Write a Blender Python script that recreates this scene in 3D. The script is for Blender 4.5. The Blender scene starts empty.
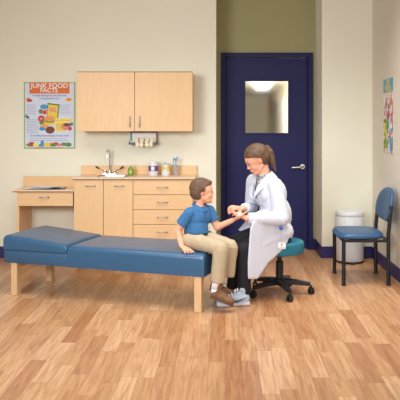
import bpy, bmesh, math, random
from mathutils import Vector, Matrix, noise
random.seed(7)
sc = bpy.context.scene
PI = math.pi

# ------------------------------------------------------------------ camera, world, lights
CZ = 1.32
cam_d = bpy.data.cameras.new('camera')
cam = bpy.data.objects.new('camera', cam_d)
sc.collection.objects.link(cam)
cam.location = (0, 0, CZ)
cam.rotation_euler = (PI / 2, 0, 0)
cam_d.sensor_width = 36.0
cam_d.lens = 36.0 * 640 / 400
cam_d.shift_x = -25 / 400
cam_d.shift_y = -72 / 400
cam_d.clip_start = 0.05
sc.camera = cam
sc.view_settings.view_transform = 'Standard'
sc.view_settings.look = 'None'
sc.view_settings.gamma = 1
sc.view_settings.use_curve_mapping = False
sc.view_settings.exposure = -0.08

world = bpy.data.worlds.new('world')
sc.world = world
world.use_nodes = True
world.node_tree.nodes['Background'].inputs[0].default_value = (0.93, 0.96, 1.0, 1)
world.node_tree.nodes['Background'].inputs[1].default_value = 0.34


def area(name, loc, target, sx, sy, power, col=(1, 1, 1), spread=180):
    d = bpy.data.lights.new(name, 'AREA')
    d.shape = 'RECTANGLE'
    d.size = sx
    d.size_y = sy
    d.energy = power
    d.color = col
    d.spread = math.radians(spread)
    o = bpy.data.objects.new(name, d)
    o.location = loc
    o.rotation_euler = (Vector(target) - Vector(loc)).to_track_quat('-Z', 'Y').to_euler()
    sc.collection.objects.link(o)
    return o


area('softbox_key', (-2.1, 0.8, 1.9), (-0.3, 6.3, 0.6), 1.5, 0.9, 38, (0.95, 0.985, 1.0), 90)
area('softbox_fill', (0.9, 0.3, 1.8), (0.7, 6.3, 0.25), 1.3, 0.8, 10, (0.95, 0.985, 1.0), 80)
area('ceiling_softbox', (-0.45, 4.05, 2.78), (-0.4, 4.35, 0), 3.6, 2.4, 72, (0.95, 0.985, 1.0), 140)
area('added_fill_right', (0.85, 4.9, 2.78), (0.75, 5.2, 0), 1.0, 1.0, 12, (1.0, 0.97, 0.92), 85)  # unseen lamp added to brighten the far floor on the right
area('corridor_added_fill', (0.57, 9.75, 2.29), (0.57, 9.75, 0), 0.5, 1.0, 45, (1.0, 0.97, 0.9), 180)  # area light added under the near panel to brighten the corridor
area('corridor_end_added_fill', (0.6, 12.0, 2.2), (0.2, 18.0, 0.4), 0.5, 0.5, 210, (1.0, 0.97, 0.9), 180)  # added light without a fixture, brightens the corridor end wall

# ------------------------------------------------------------------ helpers


def link(o, parent=None):
    sc.collection.objects.link(o)
    if parent is not None:
        o.parent = parent
    return o


def tag(o, label=None, cat=None, group=None, kind=None):
    if label: o['label'] = label
    if cat: o['category'] = cat
    if group: o['group'] = group
    if kind: o['kind'] = kind
    return o


def empty(name, loc, label, cat, group=None, rz=0):
    o = bpy.data.objects.new(name, None)
    o.empty_display_size = 0.1
    o.location = loc
    o.rotation_euler = (0, 0, rz)
    link(o)
    tag(o, label, cat, group)
    EMP[o.name] = Matrix.Translation(Vector(loc)) @ Matrix.Rotation(rz, 4, 'Z')
    return o


EMP = {}


def wmat(o):
    """world matrix of a parent (only empties carry transforms; parts sit at identity)"""
    while o is not None:
        if o.name in EMP:
            return EMP[o.name]
        o = o.parent
    return Matrix.Identity(4)


def obj(name, bm, mat, parent=None, smooth=False, mods=None, world_space=True, recalc=True):
    """link bm as one mesh. bm is in world space; converted to the parent's local space."""
    if recalc:
        bmesh.ops.recalc_face_normals(bm, faces=bm.faces)
    if parent is not None and world_space:
        bm.transform(wmat(parent).inverted())
    me = bpy.data.meshes.new(name)
    bm.to_mesh(me)
    bm.free()
    mats = mat if isinstance(mat, (list, tuple)) else [mat]
    for m in mats:
        me.materials.append(m)
    if smooth:
        me.polygons.foreach_set('use_smooth', [True] * len(me.polygons))
        if smooth == 'auto':
            try:
                me.set_sharp_from_angle(angle=math.radians(40))
            except Exception:
                pass
    o = bpy.data.objects.new(name, me)
    link(o, parent)
    if parent is not None and parent.type == 'EMPTY':
        pass
    return o


def B():
    return bmesh.new()


def box(bm, x0, x1, y0, y1, z0, z1, bev=0.0, seg=2, M=None, mi=0):
    t = bmesh.new()
    vs = [t.verts.new((x, y, z)) for x in (x0, x1) for y in (y0, y1) for z in (z0, z1)]
    for f in ((0, 1, 3, 2), (4, 6, 7, 5), (0, 4, 5, 1), (2, 3, 7, 6), (0, 2, 6, 4), (1, 5, 7, 3)):
        t.faces.new([vs[i] for i in f])
    bmesh.ops.recalc_face_normals(t, faces=t.faces)
    if bev > 0:
        bmesh.ops.bevel(t, geom=list(t.edges), offset=bev, segments=seg, profile=0.5, affect='EDGES')
    if M is not None:
        t.transform(M)
    merge(bm, t, mi)
    return bm


def merge(bm, t, mi=0):
    mp = {}
    for v in t.verts:
        mp[v] = bm.verts.new(v.co)
    for f in t.faces:
        try:
            nf = bm.faces.new([mp[v] for v in f.verts])
            nf.material_index = mi
            nf.smooth = f.smooth
        except ValueError:
            pass
    t.free()


def frame_from(d):
    d = Vector(d).normalized()
    a = Vector((0, 0, 1)) if abs(d.z) < 0.9 else Vector((1, 0, 0))
    u = d.cross(a).normalized()
    v = d.cross(u).normalized()
    return u, v, d


def tube(bm, pts, rads, n=12, caps=True, mi=0, squash=None):
    """swept tube along pts, radius per point"""
    pts = [Vector(p) for p in pts]
    if not isinstance(rads, (list, tuple)):
        rads = [rads] * len(pts)
    rings = []
    u0 = None
    for i, p in enumerate(pts):
        if i == 0: d = pts[1] - pts[0]
        elif i == len(pts) - 1: d = pts[-1] - pts[-2]
        else: d = (pts[i + 1] - pts[i]).normalized() + (pts[i] - pts[i - 1]).normalized()
        d = d.normalized() if d.length > 1e-9 else Vector((0, 0, 1))
        if u0 is None:
            u, v, _ = frame_from(d)
        else:
            u = (u0 - d * u0.dot(d)).normalized()
            v = d.cross(u).normalized()
        u0 = u
        sq = squash or (1, 1)
        rings.append([bm.verts.new(p + (u * math.cos(2 * PI * k / n) * sq[0] + v * math.sin(2 * PI * k / n) * sq[1]) * rads[i]) for k in range(n)])
    for a, b in zip(rings[:-1], rings[1:]):
        for k in range(n):
            f = bm.faces.new((a[k], a[(k + 1) % n], b[(k + 1) % n], b[k]))
            f.material_index = mi
    if caps:
        bm.faces.new(rings[0][::-1]).material_index = mi
        bm.faces.new(rings[-1]).material_index = mi
    return bm


def lathe(bm, cx, cy, prof, n=32, mi=0):
    """prof: list of (r, z)"""
    rings = []
    for r, z in prof:
        if r < 1e-6:
            rings.append([bm.verts.new((cx, cy, z))])
        else:
            rings.append([bm.verts.new((cx + r * math.cos(2 * PI * k / n), cy + r * math.sin(2 * PI * k / n), z)) for k in range(n)])
    for a, b in zip(rings[:-1], rings[1:]):
        if len(a) == 1 and len(b) == 1: continue
        for k in range(n):
            if len(a) == 1: f = bm.faces.new((a[0], b[(k + 1) % n], b[k]))
            elif len(b) == 1: f = bm.faces.new((a[k], a[(k + 1) % n], b[0]))
            else: f = bm.faces.new((a[k], a[(k + 1) % n], b[(k + 1) % n], b[k]))
            f.material_index = mi
    return bm


def prism(bm, poly, y0, y1, mi=0):
    """poly: (x,z) list extruded along y"""
    a = [bm.verts.new((x, y0, z)) for x, z in poly]
    b = [bm.verts.new((x, y1, z)) for x, z in poly]
    n = len(poly)
    bm.faces.new(a).material_index = mi
    bm.faces.new(b[::-1]).material_index = mi
    for i in range(n):
        bm.faces.new((a[i], b[i], b[(i + 1) % n], a[(i + 1) % n])).material_index = mi
    return bm


def ell(bm, c, r, R=None, nu=20, nv=12, mi=0):
    c = Vector(c)
    t = bmesh.new()
    bmesh.ops.create_uvsphere(t, u_segments=nu, v_segments=nv, radius=1)
    M = Matrix.Translation(c) @ (R.to_4x4() if R is not None else Matrix.Identity(4)) @ Matrix.Diagonal((r[0], r[1], r[2], 1))
    t.transform(M)
    merge(bm, t, mi)


def cap(bm, p1, r1, p2, r2, n=16):
    """tapered capsule"""
    p1, p2 = Vector(p1), Vector(p2)
    tube(bm, [p1, p2], [r1, r2], n=n)
    ell(bm, p1, (r1,) * 3, nu=n, nv=8)
    ell(bm, p2, (r2,) * 3, nu=n, nv=8)


def chain(bm, pts, rads, n=14):
    for i in range(len(pts) - 1):
        cap(bm, pts[i], rads[i], pts[i + 1], rads[i + 1], n)


def cylflat(bm, p1, r1, p2, r2, n=20, squash=None):
    tube(bm, [p1, p2], [r1, r2], n=n, squash=squash)


def smooth_rim(b2, n=14):
    """even out the open edge left after trimming a garment or hair surface"""
    rim = {}
    for e in b2.edges:
        if len(e.link_faces) == 1:
            a, c = e.verts
            rim.setdefault(a, []).append(c); rim.setdefault(c, []).append(a)
    for _ in range(n):
        new = {v: v.co * .4 + sum((w.co for w in ws), Vector()) / len(ws) * .6 for v, ws in rim.items()}
        for v, co in new.items(): v.co = co
    near = {v for r in rim for e in r.link_edges for v in e.verts if v not in rim}
    for _ in range(4):
        new = {v: v.co * .5 + sum((e.other_vert(v).co for e in v.link_edges), Vector()) / len(v.link_edges) * .5 for v in near}
        for v, co in new.items(): v.co = co


def blob(name, bm, mat, parent, voxel=0.008, smooth=4, wrinkle=0.0, wscale=18, cut=None, solid=0.0, matfn=None, press=None):
    """fuse the closed pieces in bm into one continuous smoothed surface"""
    me = bpy.data.meshes.new('tmp')
    bmesh.ops.recalc_face_normals(bm, faces=bm.faces)
    bm.to_mesh(me)
    bm.free()
    o = bpy.data.objects.new('tmp', me)
    sc.collection.objects.link(o)
    m = o.modifiers.new('r', 'REMESH')
    m.mode = 'VOXEL'
    m.voxel_size = voxel
    m.adaptivity = 0
    if smooth:
        s = o.modifiers.new('s', 'SMOOTH')
        s.factor = 0.5
        s.iterations = smooth
    bpy.context.view_layer.update()
    dg = bpy.context.evaluated_depsgraph_get()
    me2 = bpy.data.meshes.new_from_object(o.evaluated_get(dg))
    bpy.data.objects.remove(o)
    b2 = bmesh.new()
    b2.from_mesh(me2)
    bpy.data.meshes.remove(me2)
    if wrinkle:
        b2.normal_update()
        for v in b2.verts:
            p = v.co * wscale
            d = noise.noise(Vector((p.x + p.z * .3, p.y, p.z * 0.35))) + 0.4 * noise.noise(Vector((p.x * 2.3, p.y * 2.3, p.z * .8 + p.x)))
            v.co += v.normal * d * wrinkle
    if press:
        for v in b2.verts:
            v.co = press(v.co)
    if cut:
        bmesh.ops.delete(b2, geom=[v for v in b2.verts if cut(v.co)], context='VERTS')
        smooth_rim(b2)
    if matfn:
        for f in b2.faces:
            f.material_index = matfn(f.calc_center_median(), f.normal)
    for f in b2.faces:
        f.smooth = True
    o = obj(name, b2, mat, parent, recalc=False)
    if solid:
        s = o.modifiers.new('solid', 'SOLIDIFY')
        s.thickness = solid
        s.offset = 1
    return o


def text(name, s, size, loc, rot, mat, parent, ax='CENTER', ext=0.0006, bold=0.0, sx=1.0):
    cu = bpy.data.curves.new(name, 'FONT')
    cu.body = s
    cu.size = size
    cu.align_x = ax
    cu.align_y = 'CENTER'
    cu.extrude = ext
    cu.offset = bold
    cu.resolution_u = 3
    o = bpy.data.objects.new('tmp', cu)
    sc.collection.objects.link(o)
    bpy.context.view_layer.update()
    dg = bpy.context.evaluated_depsgraph_get()
    me = bpy.data.meshes.new_from_object(o.evaluated_get(dg))
    bpy.data.objects.remove(o)
    b = bmesh.new()
    b.from_mesh(me)
    b.transform(Matrix.Translation(Vector(loc)) @ rot.to_4x4() @ Matrix.Diagonal((sx, 1, 1, 1)))
    return obj(name, b, mat, parent, recalc=False) if name else b


ROT_BACK = Matrix.Rotation(PI / 2, 3, 'X')                      # text facing -Y
ROT_RIGHT = Matrix.Rotation(-PI / 2, 3, 'Z') @ Matrix.Rotation(PI / 2, 3, 'X')  # text facing -X

# ------------------------------------------------------------------ materials


def srgb(r, g, b):
    def f(c):
        c /= 255
        return c / 12.92 if c <= 0.04045 else ((c + 0.055) / 1.055) ** 2.4
    return (f(r), f(g), f(b), 1)


def mat(name, col, rough=0.5, metal=0.0, spec=0.5, var=0.0, vscale=8, bump=0.0, bscale=60, stretch=(1, 1, 1), coat=0.0, trans=0.0, sss=0.0, sheen=0.0, var_col=None, alpha=None):
    m = bpy.data.materials.new(name)
    m.use_nodes = True
    nt = m.node_tree
    b = nt.nodes['Principled BSDF']
    b.inputs['Base Color'].default_value = col
    b.inputs['Roughness'].default_value = rough
    b.inputs['Metallic'].default_value = metal
    b.inputs['Specular IOR Level'].default_value = spec
    b.inputs['Coat Weight'].default_value = coat
    b.inputs['Transmission Weight'].default_value = trans
    b.inputs['Subsurface Weight'].default_value = sss
    b.inputs['Sheen Weight'].default_value = sheen
    if sss:
        b.inputs['Subsurface Radius'].default_value = (0.02, 0.008, 0.004)
        b.inputs['Subsurface Scale'].default_value = 0.5
    tc = nt.nodes.new('ShaderNodeTexCoord')
    mp = nt.nodes.new('ShaderNodeMapping')
    mp.inputs['Scale'].default_value = stretch
    nt.links.new(tc.outputs['Object'], mp.inputs['Vector'])
    if var > 0 or var_col:
        n = nt.nodes.new('ShaderNodeTexNoise')
        n.inputs['Scale'].default_value = vscale
        n.inputs['Detail'].default_value = 5
        nt.links.new(mp.outputs[0], n.inputs['Vector'])
        r = nt.nodes.new('ShaderNodeValToRGB')
        r.color_ramp.elements[0].position = 0.3
        r.color_ramp.elements[1].position = 0.7
        c2 = var_col or tuple(c * (1 - var) for c in col[:3]) + (1,)
        r.color_ramp.elements[0].color = c2
        r.color_ramp.elements[1].color = col
        nt.links.new(n.outputs['Fac'], r.inputs['Fac'])
        nt.links.new(r.outputs['Color'], b.inputs['Base Color'])
    if bump > 0:
        n2 = nt.nodes.new('ShaderNodeTexNoise')
        n2.inputs['Scale'].default_value = bscale
        n2.inputs['Detail'].default_value = 3
        nt.links.new(mp.outputs[0], n2.inputs['Vector'])
        bp = nt.nodes.new('ShaderNodeBump')
        bp.inputs['Strength'].default_value = bump
        bp.inputs['Distance'].default_value = 0.01
        nt.links.new(n2.outputs['Fac'], bp.inputs['Height'])
        nt.links.new(bp.outputs['Normal'], b.inputs['Normal'])
    return m


M_wall = mat('wall_cream_paint', srgb(241, 238, 220), 0.85, spec=0.2, var=0.03, vscale=1.5, bump=0.04, bscale=250)
M_wallr = mat('wall_right_paint', srgb(226, 219, 206), 0.85, spec=0.2, var=0.03, vscale=1.5, bump=0.04, bscale=250)
M_alcove = mat('alcove_darker_olive', srgb(168, 162, 122), 0.85, spec=0.2, var=0.03, vscale=1.5)  # alcove wall is darker and more olive than the cream walls
M_ceil = mat('ceiling_paint', srgb(225, 222, 214), 0.9, spec=0.1)
M_navy = mat('navy_door_paint', srgb(37, 38, 88), 0.5, spec=0.22, var=0.06, vscale=4)
M_navy2 = mat('navy_frame_paint', srgb(32, 33, 84), 0.5, spec=0.25)
M_base = mat('navy_baseboard_vinyl', srgb(42, 40, 100), 0.45)
M_maple = mat('maple_laminate', srgb(236, 196, 148), 0.42, spec=0.4, var_col=srgb(231, 188, 138), vscale=6, stretch=(9, 9, 0.9))
M_mapleh = mat('maple_laminate_horizontal', srgb(236, 196, 148), 0.4, spec=0.4, var_col=srgb(231, 188, 138), vscale=6, stretch=(0.9, 9, 9))
M_dark = mat('dark_board_and_gap_shade', srgb(95, 68, 45), 0.7)  # dark brown painted in for shade in gaps; also the toe kick
M_ctop = mat('counter_laminate', srgb(244, 214, 178), 0.35, var=0.05, vscale=6, stretch=(1, 8, 8))
M_edge = mat('dark_edge_and_counter_shade', srgb(140, 106, 74), 0.5)  # counter shadow line put into colour; also the wall cabinet top edge
M_steel = mat('brushed_steel', srgb(176, 176, 178), 0.38, metal=1.0)
M_chrome = mat('chrome', srgb(215, 217, 222), 0.1, metal=1.0)
M_nickel = mat('satin_nickel', srgb(205, 200, 190), 0.3, metal=1.0)
M_blackp = mat('black_plastic', srgb(20, 20, 24), 0.4)
M_blackm = mat('black_powder_coat', srgb(18, 20, 28), 0.38, spec=0.5)
M_vinyl = mat('blue_vinyl', srgb(44, 88, 124), 0.3, spec=0.7, bump=0.05, bscale=9, var=0.05, vscale=5)
M_welt = mat('blue_vinyl_piping', srgb(34, 58, 98), 0.45)
M_leg = mat('pale_maple_leg', srgb(222, 184, 140), 0.45, var=0.12, vscale=8, stretch=(8, 8, 0.8))
M_chairf = mat('chair_blue_vinyl', srgb(48, 86, 124), 0.42, bump=0.06, bscale=12, var=0.06)
M_teal = mat('teal_vinyl', srgb(20, 108, 130), 0.42, bump=0.06, bscale=14)
M_white = mat('white_enamel', srgb(222, 225, 230), 0.3)
M_whitep = mat('white_paper', srgb(235, 236, 240), 0.7)
M_grey = mat('grey_plastic', srgb(96, 100, 104), 0.5)
M_glove = mat('latex_glove_cream', srgb(250, 240, 208), 0.6)
M_green_l = mat('green_liquid', srgb(120, 160, 40), 0.2, var=0.1, vscale=20)
M_clearp = mat('clear_plastic', (0.9, 0.93, 0.95, 1), 0.15, trans=0.75)
M_purple = mat('purple_label', srgb(120, 72, 140), 0.5)
M_yellow = mat('yellow_label', srgb(236, 200, 60), 0.5)
M_orange = mat('orange_print', srgb(222, 110, 34), 0.6)
M_limeb = mat('lime_border_print', srgb(146, 170, 62), 0.6)
M_red = mat('red_print', srgb(196, 62, 46), 0.6)
M_greenp = mat('green_print', srgb(86, 142, 60), 0.6)
M_bluep = mat('blue_print', srgb(70, 150, 196), 0.6)
M_brownp = mat('brown_print', srgb(118, 62, 42), 0.6)
M_tanp = mat('tan_print', srgb(226, 160, 84), 0.6)
M_yelp = mat('pale_yellow_print', srgb(246, 226, 110), 0.6)
M_inkn = mat('navy_ink', srgb(44, 54, 110), 0.6)
M_inkg = mat('grey_ink', srgb(160, 164, 178), 0.6)
M_pposter = mat('poster_paper', srgb(214, 222, 244), 0.55, var=0.03)
M_pink = mat('pink_print', srgb(226, 130, 130), 0.6)
M_skin = mat('skin_fair', srgb(232, 170, 140), 0.5, spec=0.35, sss=0.12, var=0.05, vscale=14)
M_skinb = mat('skin_child', srgb(234, 172, 142), 0.5, spec=0.35, sss=0.12, var=0.05, vscale=14)
M_lip = mat('lip', srgb(196, 98, 92), 0.45)
M_eyew = mat('eye_white', srgb(206, 198, 190), 0.4)
M_iris = mat('iris_brown', srgb(52, 34, 24), 0.2)
M_hairw = mat('light_brown_hair', srgb(116, 82, 55), 0.5, var_col=srgb(66, 44, 30), vscale=14, stretch=(1.2, 6, 6), bump=0.5, bscale=40)
M_hairp = mat('ponytail_hair', srgb(118, 82, 54), 0.5, var_col=srgb(60, 40, 28), vscale=14, stretch=(8, 8, 0.8), bump=0.5, bscale=40)
M_hairb = mat('brown_short_hair', srgb(118, 86, 64), 0.6, var_col=srgb(78, 54, 40), vscale=30, stretch=(2, 2, 2), bump=0.6, bscale=60)
M_coat = mat('white_cotton_coat', srgb(204, 207, 220), 0.8, spec=0.2, sheen=0.1)
M_shirtw = mat('patterned_blouse', srgb(215, 215, 220), 0.8, var_col=srgb(40, 40, 60), vscale=55)
M_slack = mat('black_trousers', srgb(30, 30, 37), 0.75, spec=0.25)
M_polo = mat('blue_polo_knit', srgb(64, 114, 162), 0.85, spec=0.2, bump=0.1, bscale=300, var=0.08, vscale=20)
M_khaki = mat('khaki_cotton', srgb(184, 166, 138), 0.85, spec=0.2, var=0.06, vscale=14)
M_belt = mat('black_belt', srgb(24, 26, 34), 0.5)
M_sock = mat('white_sock', srgb(238, 236, 244), 0.9)
M_suede = mat('brown_suede', srgb(128, 90, 60), 0.8, var=0.15, vscale=20)
M_suedes = mat('brown_rubber_sole', srgb(96, 66, 48), 0.7)
M_snk = mat('grey_mesh_sneaker', srgb(176, 190, 204), 0.7, var=0.15, vscale=60)
M_snks = mat('pale_sneaker_sole', srgb(214, 220, 230), 0.55)
M_snkd = mat('dark_sneaker_sole', srgb(44, 48, 70), 0.55)
M_blueb = mat('badge_reel_blue', srgb(36, 92, 170), 0.35)
M_hallw = mat('corridor_wall_paint', srgb(206, 196, 174), 0.8)
M_hallf = mat('corridor_floor', srgb(176, 160, 136), 0.4)


def emis(name, col, st):
    m = bpy.data.materials.new(name)
    m.use_nodes = True
    nt = m.node_tree
    nt.nodes.clear()
    e = nt.nodes.new('ShaderNodeEmission')
    e.inputs[0].default_value = col
    e.inputs[1].default_value = st
    o = nt.nodes.new('ShaderNodeOutputMaterial')
    nt.links.new(e.outputs[0], o.inputs[0])
    return m


M_panel = emis('corridor_ceiling_lamp', (1, 0.97, 0.88, 1), 2.0)

M_pane = bpy.data.materials.new('door_pane_glass')
M_pane.use_nodes = True
_nt = M_pane.node_tree
_b = _nt.nodes['Principled BSDF']
_b.inputs['Base Color'].default_value = (0.93, 0.95, 0.95, 1)
_b.inputs['Roughness'].default_value = 0.24
_b.inputs['IOR'].default_value = 1.06
_b.inputs['Transmission Weight'].default_value = 1.0


def floor_material():
    m = bpy.data.materials.new('oak_strip_floor')
    m.use_nodes = True
    nt = m.node_tree
    N, L = nt.nodes, nt.links
    b = N['Principled BSDF']

    def math_(op, a, c=None):
        n = N.new('ShaderNodeMath')
        n.operation = op
        for i, v in enumerate((a, c)):
            if v is None: continue
            if isinstance(v, (int, float)): n.inputs[i].default_value = v
            else: L.new(v, n.inputs[i])
        return n.outputs[0]
    tc = N.new('ShaderNodeTexCoord')
    sp = N.new('ShaderNodeSeparateXYZ')
    L.new(tc.outputs['Object'], sp.inputs[0])
    X, Y = sp.outputs[0], sp.outputs[1]
    W, LEN = 0.092, 0.62
    col = math_('FLOOR', math_('DIVIDE', X, W))
    wn = N.new('ShaderNodeTexWhiteNoise')
    wn.noise_dimensions = '1D'
    L.new(col, wn.inputs['W'])
    yy = math_('ADD', math_('DIVIDE', Y, LEN), wn.outputs['Value'])
    row = math_('FLOOR', yy)
    cb = N.new('ShaderNodeCombineXYZ')
    L.new(col, cb.inputs[0]); L.new(row, cb.inputs[1])
    w2 = N.new('ShaderNodeTexWhiteNoise')
    w2.noise_dimensions = '2D'
    L.new(cb.outputs[0], w2.inputs['Vector'])
    ramp = N.new('ShaderNodeValToRGB')
    cr = ramp.color_ramp
    cr.elements[0].position = 0.0
    cr.elements[0].color = srgb(180, 128, 88)
    cr.elements[1].position = 1.0
    cr.elements[1].color = srgb(216, 173, 133)
    e = cr.elements.new(0.3); e.color = srgb(194, 146, 104)
    e = cr.elements.new(0.65); e.color = srgb(205, 158, 116)
    L.new(w2.outputs['Value'], ramp.inputs['Fac'])
    # grain
    cg = N.new('ShaderNodeCombineXYZ')
    L.new(math_('ADD', math_('MULTIPLY', X, 34), math_('MULTIPLY', w2.outputs['Value'], 60)), cg.inputs[0])
    L.new(math_('ADD', math_('MULTIPLY', Y, 2.6), math_('MULTIPLY', w2.outputs['Value'], 40)), cg.inputs[1])
    g = N.new('ShaderNodeTexNoise')
    g.inputs['Scale'].default_value = 1.4
    g.inputs['Detail'].default_value = 5
    g.inputs['Distortion'].default_value = 0.8
    L.new(cg.outputs[0], g.inputs['Vector'])
    gr = N.new('ShaderNodeValToRGB')
    gr.color_ramp.elements[0].position = 0.32
    gr.color_ramp.elements[0].color = (0.60, 0.47, 0.38, 1)
    gr.color_ramp.elements[1].position = 0.62
    gr.color_ramp.elements[1].color = (1, 1, 1, 1)
    L.new(g.outputs['Fac'], gr.inputs['Fac'])
    mx = N.new('ShaderNodeMix')
    mx.data_type = 'RGBA'
    mx.blend_type = 'MULTIPLY'
    mx.inputs['Factor'].default_value = 0.75
    L.new(ramp.outputs['Color'], mx.inputs['A'])
    L.new(gr.outputs['Color'], mx.inputs['B'])
    # seams
    fx = math_('FRACT', math_('DIVIDE', X, W))
    fy = math_('FRACT', yy)
    sx = math_('MAXIMUM', math_('LESS_THAN', fx, 0.014), math_('GREATER_THAN', fx, 0.986))
    sy = math_('LESS_THAN', fy, 0.007)
    seam = math_('MAXIMUM', sx, sy)
    mx2 = N.new('ShaderNodeMix')
    mx2.data_type = 'RGBA'
    mx2.blend_type = 'MULTIPLY'
    mx2.inputs['B'].default_value = (0.66, 0.54, 0.44, 1)
    L.new(math_('MULTIPLY', seam, 0.8), mx2.inputs['Factor'])
    L.new(mx.outputs['Result'], mx2.inputs['A'])
    L.new(mx2.outputs['Result'], b.inputs['Base Color'])
    b.inputs['Roughness'].default_value = 0.3
    b.inputs['Specular IOR Level'].default_value = 0.45
    bp = N.new('ShaderNodeBump')
    bp.inputs['Strength'].default_value = 0.08
    bp.inputs['Distance'].default_value = 0.004
    L.new(g.outputs['Fac'], bp.inputs['Height'])
    L.new(bp.outputs['Normal'], b.inputs['Normal'])
    return m


M_floor = floor_material()

# ------------------------------------------------------------------ the room
YW, YD = 6.5, 6.96         # cabinet wall, door wall
XL, XA0, XA1, XR = -3.3, -0.091, 0.985, 1.497
YF = -2.4
H = 2.85


def struct(name, bm, m):
    o = obj(name, bm, m)
    o['kind'] = 'structure'
    return o


struct('floor', box(B(), XL - .2, XR + .2, YF, YD + .25, -0.1, 0), M_floor)
struct('ceiling', box(B(), XL - .2, XR + .2, YF, YD + .25, H, H + .1), M_ceil)
struct('wall_back_left', box(B(), XL, XA0, YW, YD + .12, 0, H), M_wall)
struct('wall_back_right', box(B(), XA1, XR, YW, YD + .12, 0, H), M_wall)
struct('wall_left', box(B(), XL - .2, XL, YF, YD + .12, 0, H), M_wall)
struct('wall_right', box(B(), XR, XR + .2, YF, YD + .12, 0, H), M_wallr)
# door wall with opening
DX0, DX1, DZ = -0.043, 0.955, 2.138      # frame outer
b = B()
box(b, XA0, DX0 + .02, YD, YD + .12, 0, H)
box(b, DX1 - .02, XA1, YD, YD + .12, 0, H)
box(b, DX0 + .02, DX1 - .02, YD, YD + .12, DZ - .02, H)
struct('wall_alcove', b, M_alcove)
b = B()
FW = 0.052
box(b, DX0, DX0 + FW, YD - .025, YD + .125, 0, DZ, .003)
box(b, DX1 - FW, DX1, YD - .025, YD + .125, 0, DZ, .003)
box(b, DX0 + FW, DX1 - FW, YD - .025, YD + .125, DZ - FW, DZ, .003)
box(b, DX0 + FW, DX0 + FW + .012, YD + .055, YD + .07, 0, DZ - FW)
box(b, DX1 - FW - .012, DX1 - FW, YD + .055, YD + .07, 0, DZ - FW)
fr = struct('door_frame_1', b, M_navy2)
fr.name = 'trim_1'
# door leaf with window opening
def W(px, py, Y):
    return Vector(((px - 225) * Y / 640, Y, CZ - (py - 128) * Y / 640))
lx0, lx1, lz1 = DX0 + FW + .006, DX1 - FW - .006, DZ - FW - .006
LY0, LY1 = YD + .006, YD + .05
wx0, wx1 = W(245, 0, LY0).x, W(288.3, 0, LY0).x
wz1, wz0 = W(0, 81, LY0).z, W(0, 133.3, LY0).z
b = B()
box(b, lx0, wx0, LY0, LY1, .008, lz1)
box(b, wx1, lx1, LY0, LY1, .008, lz1)
box(b, wx0, wx1, LY0, LY1, wz1, lz1)
box(b, wx0, wx1, LY0, LY1, .008, wz0)
door = struct('door_1', b, M_navy)
b = B()
k = .018
for (a0, a1, c0, c1) in ((wx0 - k, wx0 + .004, wz0 - k, wz1 + k), (wx1 - .004, wx1 + k, wz0 - k, wz1 + k),
                         (wx0 + .004, wx1 - .004, wz1 - .004, wz1 + k), (wx0 + .004, wx1 - .004, wz0 - k, wz0 + .004)):
    box(b, a0, a1, LY0 - .01, LY0 + .0, c0, c1, .003)
obj('window_bead', b, M_navy2, door)
obj('pane', box(B(), wx0, wx1, LY0 + .018, LY0 + .024, wz0, wz1), M_pane, door)
# lever handle
hx, hz = W(302.3, 0, LY0).x, W(0, 166.5, LY0).z
b = B()
tube(b, [(hx, LY0, hz), (hx, LY0 - .012, hz)], .027, 24)
tube(b, [(hx, LY0 - .01, hz), (hx, LY0 - .05, hz), (hx - .012, LY0 - .062, hz), (hx - .06, LY0 - .06, hz - .006), (hx - .118, LY0 - .05, hz - .008)], [.012, .012, .011, .010, .007], 12)
h = obj('door_handle', b, M_nickel, door, smooth='auto')
b = B()
for z in (.25, 1.05, 1.85):
    tube(b, [(lx0 - .001, LY0 - .006, z - .05), (lx0 - .001, LY0 - .006, z + .05)], .007, 10)
obj('hinge', b, M_navy2, door, smooth='auto')

# baseboards
BH, BT = 0.118, 0.012
struct('baseboard_left', box(B(), XL, XA0 + BT, YW - BT, YW, 0, BH, .002), M_base)
struct('baseboard_alcove_left', box(B(), XA0, XA0 + BT, YW, YD, 0, BH, .002), M_base)
struct('baseboard_alcove_right', box(B(), XA1 - BT, XA1, YW - BT, YD, 0, BH, .002), M_base)
struct('baseboard_door_right', box(B(), DX1, XA1 - BT, YD - BT, YD, 0, BH, .002), M_base)
struct('baseboard_back', box(B(), XA1, XR - BT, YW - BT, YW, 0, BH, .002), M_base)
struct('baseboard_right', box(B(), XR - BT, XR, YF, YW, 0, BH, .002), M_base)

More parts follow.
